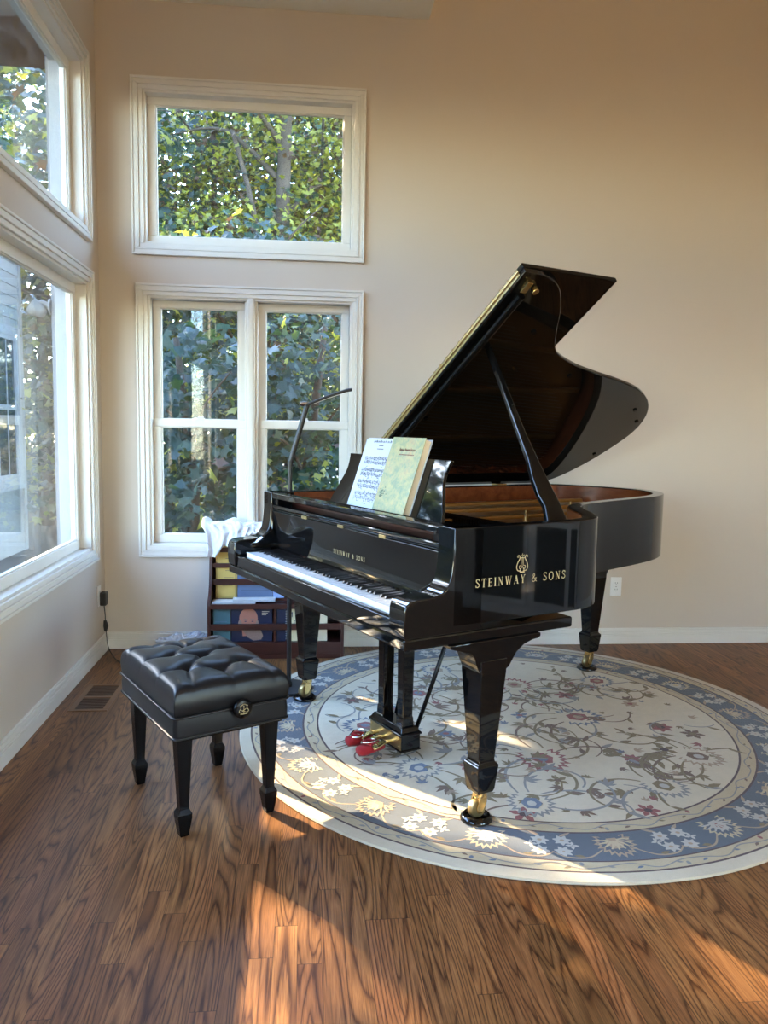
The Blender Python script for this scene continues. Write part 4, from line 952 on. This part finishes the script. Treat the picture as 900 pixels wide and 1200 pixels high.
for k, (x0, x1, y, lb) in enumerate(((0.625, 0.86, -0.198, 'white magazine lying on the rack tray under a shorter one'), (0.735, 0.965, -0.200, 'thin white booklet lying on top of the magazine on the rack tray'))):
    t = thing('magazine', lb, 'magazine', ((x0 + x1) / 2, y, 0.3035 + 0.0155 * k), R(-1 + 3 * k), 'magazines lying on the rack tray')
    MB().box(-(x1 - x0) / 2, (x1 - x0) / 2, -0.036, 0.034, 0.0003, 0.0148 - 0.004 * k).build('page_block', M['paper'], t, bevel=0.001); MB().box(-(x1 - x0) / 2 - .001, (x1 - x0) / 2 + .001, -0.037, 0.034, 0.0148 - 0.004 * k, 0.0154 - 0.004 * k).build('magazine_cover', M['outlet'], t)

def towel():
    path = spline([(-0.040, 0.60), (-0.026, 0.68), (-0.045, 0.725), (-0.080, 0.735), (-0.118, 0.728), (-0.140, 0.70), (-0.146, 0.65), (-0.150, 0.60), (-0.152, 0.555)], 8)
    m = MB(); NXT = 64; n = len(path); g = []
    for i in range(NXT + 1):
        u = i / NXT; row = []
        x0 = 0.585 + 0.315 * u
        end = 0.55 + 0.30 * (1 - u) ** 0.7 + 0.1 * math.sin(u * 9) * u
        for j in range(n):
            f = j / (n - 1); ff = f if f < 0.45 else 0.45 + (f - 0.45) * (0.45 + 0.55 * (1 - u) + 0.08 * math.sin(u * 14))
            q = ff * (n - 1); j0 = min(n - 2, int(q)); w = q - j0
            y = path[j0][0] * (1 - w) + path[j0 + 1][0] * w; z = path[j0][1] * (1 - w) + path[j0 + 1][1] * w
            hang = max(0, f - 0.35)
            y -= 0.004 + 0.018 * hang * (1 + math.sin(u * 26 + 2 * f)) + 0.010 * hang * (1 + math.sin(u * 47 + 1))
            bump = 0.5 + 0.5 * math.sin(u * 13 + 3 * f) ; bump2 = 0.5 + 0.5 * math.sin(u * 29 - 5 * f + 1)
            z += 0.006 + (0.022 * bump + 0.010 * bump2) * math.exp(-((f - 0.42) / 0.22) ** 2) * (0.4 + 0.6 * math.sin(PI * min(1, u * 1.15 + .08)))
            nz = mnoise.noise(Vector((u * 5.5, f * 4.0, 2.0))); n2 = mnoise.noise(Vector((u * 13, f * 9, 5.0))); n3 = mnoise.noise(Vector((u * 26, f * 20, 9.0)))
            z += (0.020 * nz + 0.012 * n2 + 0.004 * n3) * (1 if f > .25 else .4); y -= abs(0.014 * nz + 0.012 * n2 + 0.005 * n3) * (1 if f > .4 else .0)
            x = x0 + 0.012 * math.sin(9 * f + 3 * u) - 0.018 * math.exp(-((f - .45) / .2) ** 2) * (1 - u) + 0.006 * mnoise.noise(Vector((u * 8, f * 8, 0)))
            row.append(m.bm.verts.new((x, y, z)))
        g.append(row)
    for i in range(NXT):
        for j in range(n - 1): m.face([g[i][j], g[i + 1][j], g[i + 1][j + 1], g[i][j + 1]])
    o = m.build('towel', M['towel'], None, smooth=180)
    s = o.modifiers.new('thick', 'SOLIDIFY'); s.thickness = 0.009; s.offset = 1
    ss = o.modifiers.new('soft', 'SUBSURF'); ss.levels = 1; ss.render_levels = 1
    tag(o, 'crumpled white terry towel draped over the top of the music rack', 'towel')
towel()

# ------------------------------------------------------------------ music light on a stand
LX, LY = 1.054, -0.802
lamp = thing('floor_lamp', 'slim black music lamp with angled arm standing behind the keyboard end', 'lamp', (LX, LY, RUGZ))
MB().lathe([(0.0, 0.0), (0.112, 0.0), (0.115, 0.004), (0.115, 0.010), (0.110, 0.014), (0.02, 0.016), (0.0, 0.016)], (0, 0, 0), 'z', 48).build('base', M['metalblack'], lamp, smooth=35)
MB().tube([(0, 0, 0.014), (0, 0, 0.60), (0.0, 0, 1.092)], [0.011, 0.011, 0.0105], 16).build('pole', M['metalblack'], lamp, smooth=50)
MB().lathe([(0.016, 0.0), (0.016, 0.02), (0.012, 0.026)], (0, 0, 0.014), 'z', 20).build('pole_collar', M['metalblack'], lamp, smooth=40)
j = MB().tube([(0, 0, 1.078), (0, 0, 1.110)], 0.0125, 16); j.tube([(-0.028, 0, 1.088), (0.022, 0, 1.088)], 0.006, 10); j.build('joint', M['metalblack'], lamp, smooth=50)
MB().lathe([(0.008, -0.034), (0.009, -0.028), (0.006, -0.024)], (0, 0, 1.088), 'x', 14).build('joint_knob', M['chrome'], lamp, smooth=40)
MB().tube([(0, 0, 1.092), (0.012, 0.0, 1.14), (0.078, 0.0, 1.37)], [0.0115, 0.0125, 0.0125], 14).build('arm', M['metalblack'], lamp, smooth=50)
MB().lathe([(0.010, -0.030), (0.012, -0.012), (0.012, 0.012), (0.009, 0.016)], (0.074, 0, 1.374), 'x', 16).build('head_joint', M['chrome'], lamp, smooth=40)
hd = MB().loft([[(x, y, z + dz) for y, dz in ((-0.016, -0.006), (0.016, -0.006), (0.017, 0.004), (0.008, 0.009), (-0.008, 0.009), (-0.017, 0.004))] for x, z in ((0.072, 1.368), (0.18, 1.412), (0.262, 1.440), (0.287, 1.444))]).build('lamp_head', M['metalblack'], lamp, smooth=40, bevel=0.002)
MB().loft([[(x, y, z) for y in (-0.011, 0.011) for _ in (0,)] + [(x, 0.011, z - 0.002), (x, -0.011, z - 0.002)] for x, z in ((0.11, 1.3775), (0.18, 1.4055), (0.262, 1.4335))]).build('led_strip', M['outlet'], hd)

# ------------------------------------------------------------------ clear plastic bag
bm = bmesh.new(); bmesh.ops.create_icosphere(bm, subdivisions=5, radius=1.0)
for v in bm.verts:
    d = v.co.copy(); q = mnoise.noise(d * 2.2) * 0.35 + abs(mnoise.noise(d * 5.0 + Vector((3, 1, 2)))) * -0.35 + mnoise.noise(d * 11.0) * 0.10
    s = 1 + q; zz = d.z * 0.055 * s + 0.05 + 0.03 * max(0, d.x) * s
    v.co = Vector((d.x * 0.145 * s, d.y * 0.055 * s, max(0.002, zz)))
for f in bm.faces: f.smooth = False
me = bpy.data.meshes.new('plastic_bag'); bm.to_mesh(me); bm.free(); me.materials.append(M['film'])
o = bpy.data.objects.new('plastic_bag', me); C.objects.link(o); o.location = (0.445, -0.095, 0.0)
tag(o, 'crumpled clear plastic bag on the floor between the bench and the music rack', 'plastic bag')
# ------------------------------------------------------------------ outside
struct(MB().box(-40, 40, 0.165, 60, -0.9, -0.6).build('ground', M['soil'])); struct(MB().box(-40, -0.165, -40, 0.165, -0.9, -0.6).build('ground_side', M['soil']))
t = thing('corner_post', 'white outdoor corner board standing right outside the left windows', 'post', (-0.252, 0.215, -0.6))
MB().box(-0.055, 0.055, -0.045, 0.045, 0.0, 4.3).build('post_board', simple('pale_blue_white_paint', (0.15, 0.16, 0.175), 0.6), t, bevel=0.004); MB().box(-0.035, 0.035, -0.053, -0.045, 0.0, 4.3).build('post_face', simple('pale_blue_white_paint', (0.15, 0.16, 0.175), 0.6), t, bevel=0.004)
t = thing('flood_light', 'white outdoor flood light with clear glass bulb fixed to the corner board', 'flood light', (-0.36, 0.19, 1.93))
MB().lathe([(0.03, 0.045), (0.045, 0.04), (0.045, 0.052), (0.0, 0.053)], (0, 0.0, 0), 'x', 20).build('mount', M['siding'], t, smooth=40)
MB().tube([(0.045, 0, 0), (0.0, -0.02, 0.02), (-0.02, -0.03, 0.0)], 0.018, 12).build('swivel', M['siding'], t, smooth=60)
m = MB().lathe([(0.022, -0.05), (0.034, -0.03), (0.046, 0.01), (0.050, 0.03)], (0, 0, 0), 'z', 24); m.bm.transform(Matrix.Translation((-0.02, -0.035, -0.02)) @ Matrix.Rotation(R(-60), 4, 'Y')); m.build('lamp_holder', M['siding'], t, smooth=60)
m = MB().lathe([(0.048, 0.03), (0.058, 0.055), (0.052, 0.07), (0.0, 0.078)], (0, 0, 0), 'z', 24); m.bm.transform(Matrix.Translation((-0.02, -0.035, -0.02)) @ Matrix.Rotation(R(-60), 4, 'Y')); m.build('bulb_glass', M['glass'], t, smooth=60)
# neighbouring wing with lap siding and a white sash window
hs = thing('house_wing', 'white lap sided house wing with a sash window beyond the left window', 'house', (-3.0, 7.62, -0.6))
m = MB()
for k in range(30):
    z = 0.22 + k * 0.155; m.loft([[(-0.002, y, z), (0.016, y, z), (0.002, y, z + 0.16), (-0.002, y, z + 0.16)] for y in (-2.4, 0.0)])
for k in range(30):
    z = 0.22 + k * 0.155; m.loft([[(x, 0.002, z), (x, 0.016, z), (x, 0.002, z + 0.16), (x, -0.002, z + 0.16)] for x in (-1.5, 0.0)])
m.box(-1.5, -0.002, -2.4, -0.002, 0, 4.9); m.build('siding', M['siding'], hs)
MB().box(-0.07, 0.03, -0.08, 0.03, 0.0, 4.9).build('corner_board', M['siding'], hs)
MB().box(-1.7, 0.3, -2.6, 0.3, 4.9, 5.05).build('roof_eave', M['grey'], hs); MB().box(-1.5, 0.02, -2.4, 0.02, 0.0, 0.25).build('foundation', M['grey'], hs)
wn = MB(); put = lambda a0, a1, d0, d1, z0, z1: (d0, d1, a0, a1, z0, z1)
frame_ring(wn, put, -1.45, -0.14, 0.95, 3.2, 0.13, 0.0, 0.05); frame_ring(wn, put, -1.32, -0.27, 1.08, 2.1, 0.06, 0.0, 0.03); frame_ring(wn, put, -1.32, -0.27, 2.05, 3.07, 0.06, 0.01, 0.04); wn.box(0, 0.07, -1.5, -0.1, 0.92, 0.98)
for y in (-0.97, -0.62): wn.box(0.0, 0.025, y - .008, y + .008, 1.08, 3.07)
wn.build('house_window', M['outpaint'], hs); MB().box(0.012, 0.016, -1.3, -0.3, 1.1, 3.05).build('house_window_pane', M['darkglass'], hs)

struct(MB().box(-0.80, -T, RY, 0.80, 3.46, 3.60).box(-0.80, RX, T, 0.80, 3.46, 3.60).build('roof_eave', M['siding']))  # eave added to shade the post and upper windows from the sky
# trees: every one with its own trunk, boughs and leaves
LOBE = []
for a, r in ((0, 1.0), (14, .62), (30, .60), (44, .92), (58, .52), (82, .48), (100, .70), (120, .36), (160, .14), (180, .10)): LOBE.append((R(a), r))
SHAPE = [(r * math.cos(a), r * math.sin(a)) for a, r in LOBE] + [(r * math.cos(a), -r * math.sin(a)) for a, r in LOBE[-2:0:-1]]
PLAIN = [(0, 0), (.25, -.42), (.62, -.40), (1.0, 0), (.62, .40), (.25, .42)]
def tree(name, label, loc, trunk, boughs, blobs, size, weights, seed, group, fold=0.25, shape=None):
    """trunk, boughs: point lists with radii; blobs: (centre, radii, count) filled with leaves"""
    SH = shape or SHAPE; rr = random.Random(seed); t = thing(name, label, 'tree', loc, 0, group); lx, ly, lz = loc
    loc_ = lambda p: (p[0] - lx, p[1] - ly, p[2] - lz)
    if trunk: MB().tube([loc_(p) for p in trunk[0]], trunk[1], 12).build('trunk', M['bark'], t, smooth=180)
    if boughs:
        m = MB()
        for pts, r0, r1 in boughs:
            pts = spline(pts, 5); m.tube([loc_(p) for p in pts], [r0 + (r1 - r0) * i / (len(pts) - 1) for i in range(len(pts))], 7)
        m.build('boughs', M['bark'], t, smooth=180)
    V, F, MI = [], [], []
    for c_, rad, n in blobs:
        for _ in range(n):
            while True:
                p = [rr.uniform(-1, 1) for _ in range(3)]
                if 0.05 < sum(x * x for x in p) < 1: break
            o = Vector([c_[i] - (lx, ly, lz)[i] + p[i] * rad[i] for i in range(3)])
            s = size * rr.uniform(0.55, 1.15)
            nrm = Vector((rr.gauss(0, .55), rr.gauss(-.35, .55), 0.75 + rr.gauss(0, .35))).normalized()
            dr = Vector((rr.gauss(0, 1), rr.gauss(-.5, .8), -0.35)); ax = (dr - nrm * dr.dot(nrm)).normalized(); ay = nrm.cross(ax)
            b = len(V); cv = rr.uniform(-fold, fold * .3) * s
            for x, y in SH: V.append(o + ax * (x * s) + ay * (y * s) + nrm * (cv * (x * x + 1.5 * y * y)))
            F.append(tuple(range(b, b + len(SH)))); MI.append(rr.choices(range(4), weights)[0])
    me = bpy.data.meshes.new('leaves'); me.from_pydata(V, [], F); me.polygons.foreach_set('material_index', MI)
    for q in LEAF: me.materials.append(q)
    me.update(); o = bpy.data.objects.new('leaves', me); C.objects.link(o); o.parent = t; o['kind'] = 'stuff'
    return t
GA = 'maples close outside the double window'; GB = 'woodland trees behind the house'
tree('maple_tree', 'blue green maple with large leaves close outside the left half of the double window', (0.15, 2.3, -0.6), ([(0.15, 2.4, -0.6), (0.18, 2.35, 0.8), (0.05, 2.3, 2.0)], [0.06, 0.05, 0.025]),
     [([(0.16, 2.35, 0.6), (0.4, 2.1, 0.9), (0.75, 1.9, 1.0)], .018, .006), ([(0.16, 2.35, 1.2), (-0.1, 2.0, 1.5), (-0.3, 1.8, 1.6)], .018, .006), ([(0.14, 2.33, 0.9), (0.3, 2.0, 1.4), (0.55, 1.8, 1.7)], .015, .005)],
     [((0.2, 2.1, 0.55), (0.85, 0.6, 0.75), 800), ((0.25, 2.4, 1.45), (0.9, 0.6, 0.7), 800)], 0.100, (3, 5, 0.35, 0.1), 11, GA)
tree('maple_tree', 'dense dark maple close outside the right half of the double window', (1.15, 2.7, -0.6), ([(1.2, 2.8, -0.6), (1.15, 2.75, 0.9), (1.3, 2.7, 2.2)], [0.06, 0.05, 0.025]),
     [([(1.17, 2.75, 0.7), (1.0, 2.4, 1.1), (0.85, 2.2, 1.2)], .018, .006), ([(1.17, 2.75, 1.1), (1.45, 2.4, 1.5), (1.6, 2.3, 1.6)], .016, .005)],
     [((1.2, 2.5, 0.6), (0.75, 0.6, 0.8), 1200), ((1.25, 2.75, 1.6), (0.8, 0.6, 0.8), 1200)], 0.078, (5, 3, 0.8, 0.3), 12, GA)
tree('maple_tree', 'maple with pale blue green leaf sprays filling the lower half of the upper window', (0.6, 4.3, -0.6), ([(0.6, 4.5, -0.6), (0.55, 4.4, 1.5), (0.7, 4.3, 3.2)], [0.09, 0.07, 0.03]),
     [([(0.57, 4.4, 1.8), (0.1, 4.1, 2.6), (-0.5, 3.9, 3.1)], .022, .006), ([(0.6, 4.4, 2.0), (1.1, 4.1, 2.7), (1.6, 4.0, 3.0)], .022, .006), ([(0.6, 4.35, 2.4), (0.9, 4.2, 3.2), (1.3, 4.1, 3.6)], .018, .005)],
     [((-0.1, 4.2, 2.75), (0.8, 0.6, 0.55), 800), ((1.25, 4.1, 2.7), (0.75, 0.6, 0.55), 850), ((0.5, 4.4, 1.6), (1.5, 0.7, 0.9), 1300), ((0.55, 4.3, 3.2), (0.5, 0.5, 0.4), 130)], 0.098, (2, 6, 0.6, 0.1), 13, GB)
far = [('tall tree with a mossy trunk rising through the middle of the upper window', (0.78, 7.2), 0.13, 1.2), ('slender forked tree behind the left part of the upper window', (-0.35, 8.6), 0.06, 1.0), ('thick dark trunk behind the right edge of the upper window', (2.05, 8.4), 0.16, 1.1), ('young bare stemmed tree right of the mossy trunk', (1.32, 8.0), 0.035, 0.8)]
for k, (lb, (x, y), r, s) in enumerate(far):
    z1 = 7.5; rr = random.Random(40 + k); bo = []
    for i in range(9):
        z = 2.2 + i * 0.5; a = rr.uniform(0, 6.28); L = rr.uniform(.8, 1.7)
        bo.append(([(x, y, z), (x + .5 * L * math.cos(a), y + .5 * L * math.sin(a), z + .45 * L), (x + L * math.cos(a), y + L * math.sin(a), z + .5 * L + rr.uniform(-.2, .3))], r * .35 + .006, .004))
    if k == 0: bo.append(([(x - .02, y, 2.2), (x - .25, y - .1, 3.4), (x - .42, y - .1, 4.4), (x - .7, y, 5.4)], .06, .03))
    tree('woodland_tree', lb, (x, y, -0.6), ([(x + .1, y, -0.6), (x + .03, y, 2.0), (x, y, 4.0), (x + .1, y, z1)], [r * 1.2, r, r * .85, r * .5]), bo,
         [((x + rr.uniform(-.7, .7), y + rr.uniform(-.5, .8), 2.4 + .62 * i), (1.25 * s, 1.0, 0.62), 900) for i in range(8)], 0.075, (2, 1.0, 7, 2), 20 + k, GB)
side = [('leafy tree outside the left windows whose crown screens the sun', (-4.4, 3.0), 1.7, 4.15, 8.8, 6500, 0.14), ('broad leafy tree behind the house corner, left of the double window', (-2.2, 2.8), 0.95, 3.05, 7.8, 5600, 0.12),
        ('dark tree far behind the left windows beside the house wing', (-3.6, 10.5), 2.4, 0.0, 7.0, 4500, 0.15), ('bushy tree behind the house wing, seen past the corner board', (-1.7, 8.8), 1.9, -0.3, 7.0, 4500, 0.14), ('tall dense tree to the right behind the back wall', (4.2, 7.5), 2.2, 0.2, 7.5, 1800, 0.16)]
for k, (lb, (x, y), rad, z0, z1, n, sz) in enumerate(side):
    bl = [((x, y, z0 + (z1 - z0) * (i + .5) / 6), (rad, rad, (z1 - z0) / 9), n // 6) for i in range(6)]
    bo = []; rr = random.Random(70 + k)
    for i in range(8):
        z = z0 + (z1 - z0) * rr.uniform(.05, .8); a = i * .8; bo.append(([(x, y, z), (x + .5 * rad * math.cos(a), y + .5 * rad * math.sin(a), z + .3), (x + .95 * rad * math.cos(a), y + .95 * rad * math.sin(a), z + .4)], .04, .008))
    tree('leafy_tree', lb, (x, y, -0.6), ([(x, y, -0.6), (x + .05, y, z0), (x - .03, y, z1 - .3)], [0.14, 0.12, 0.04]), bo, bl, sz, (4, 3, 1.5, 0.4), 60 + k, GB)

back = [(-6.5, 13.5, 2.4), (-2.6, 14.0, 2.4), (1.0, 13.5, 2.3), (4.4, 13.8, 2.3), (8.0, 13.0, 2.4), (-10.3, 8.6, 2.6), (-12.0, 4.4, 2.4), (-12.5, 0.0, 2.3), (-12.0, -4.5, 2.3), (-11.5, -9.0, 2.3)]
tall = [(-21.0, 4.0), (-20.0, 11.0), (-16.5, 16.5), (-12.0, 20.0)]
where = ['beyond the corner board', 'behind the left part of the upper window', 'behind the middle of the upper window', 'behind the right part of the upper window', 'out past the right end of the back wall', 'beyond the house wing', 'across the yard, furthest along the left windows', 'across the yard, straight out from the bench', 'across the yard, out from the second pair of left windows', 'across the yard, at the camera end of the left wall']
for k, (x, y, rad) in enumerate(back):
    top = 9.0 if k < 5 else 5.4
    bl = [((x, y, 0.2 + (top - 0.2) * i / 5), (rad, 1.1, 1.2), 2300 if k < 5 else 1700) for i in range(6)]
    tree('background_tree', 'dense tree in the distance ' + where[k], (x, y, -0.6), ([(x, y, -0.6), (x, y, 3), (x, y, top)], [.2, .16, .05]), [([(x, y, 2 + i), (x + .9 * math.cos(i * 2), y + .5 * math.sin(i * 2), 2.6 + i), (x + 1.6 * math.cos(i * 2), y + .8 * math.sin(i * 2), 2.9 + i)], .05, .012) for i in range(4)], bl, 0.22, (4, 2.5, 2.5, 0.6), 90 + k, 'distant trees', shape=PLAIN)

for k, ((x, y), wh) in enumerate(zip(tall, ('across the yard beyond the left windows', 'across the yard toward the low sun', 'far behind the house wing', 'at the far corner of the yard behind the house'))):
    tree('tall_tree', 'tall spreading tree on the skyline ' + wh, (x, y, -0.6), ([(x, y, -0.6), (x, y, 4), (x, y, 9)], [.35, .3, .08]), None, [((x, y, 0.4 + 8.0 * i / 5), (3.7, 3.2, 1.55), 1300) for i in range(6)], 0.40, (4, 2.5, 1.5, 0.6), 120 + k, 'skyline trees', shape=PLAIN)

# ------------------------------------------------------------------ light
world = bpy.data.worlds.new('sky'); bpy.context.scene.world = world; world.use_nodes = True
wt = world.node_tree; wt.nodes.clear()
sky = wt.nodes.new('ShaderNodeTexSky'); sky.sky_type = 'NISHITA'; sky.sun_disc = False; sky.sun_elevation = R(24.5); sky.sun_rotation = math.atan2(-0.71, 0.70); sky.altitude = 50; sky.air_density = 1.0; sky.dust_density = 0.4; sky.ozone_density = 2.5
bg = wt.nodes.new('ShaderNodeBackground'); bg.inputs[1].default_value = SKY
wo = wt.nodes.new('ShaderNodeOutputWorld'); wt.links.new(sky.outputs[0], bg.inputs[0]); wt.links.new(bg.outputs[0], wo.inputs[0])
sun = bpy.data.lights.new('sun', 'SUN'); sun.energy = SUN; sun.color = (1.0, 0.78, 0.52); sun.angle = R(0.6)
so = bpy.data.objects.new('sun', sun); C.objects.link(so); so.rotation_euler = Vector((0.71, -0.70, -0.455)).to_track_quat('-Z', 'Y').to_euler(); so.location = (-6, 6, 8)
sc = bpy.context.scene
sc.view_settings.view_transform = 'Standard'; sc.view_settings.look = 'None'; sc.view_settings.gamma = 1.0; sc.view_settings.use_curve_mapping = False
sc.view_settings.exposure = EXPO
sc.cycles.use_denoising = True
sc.cycles.max_bounces = 10; sc.cycles.diffuse_bounces = 6; sc.cycles.glossy_bounces = 5; sc.cycles.transparent_max_bounces = 16; sc.cycles.caustics_reflective = False; sc.cycles.caustics_refractive = False
sc.cycles.sample_clamp_indirect = 8.0
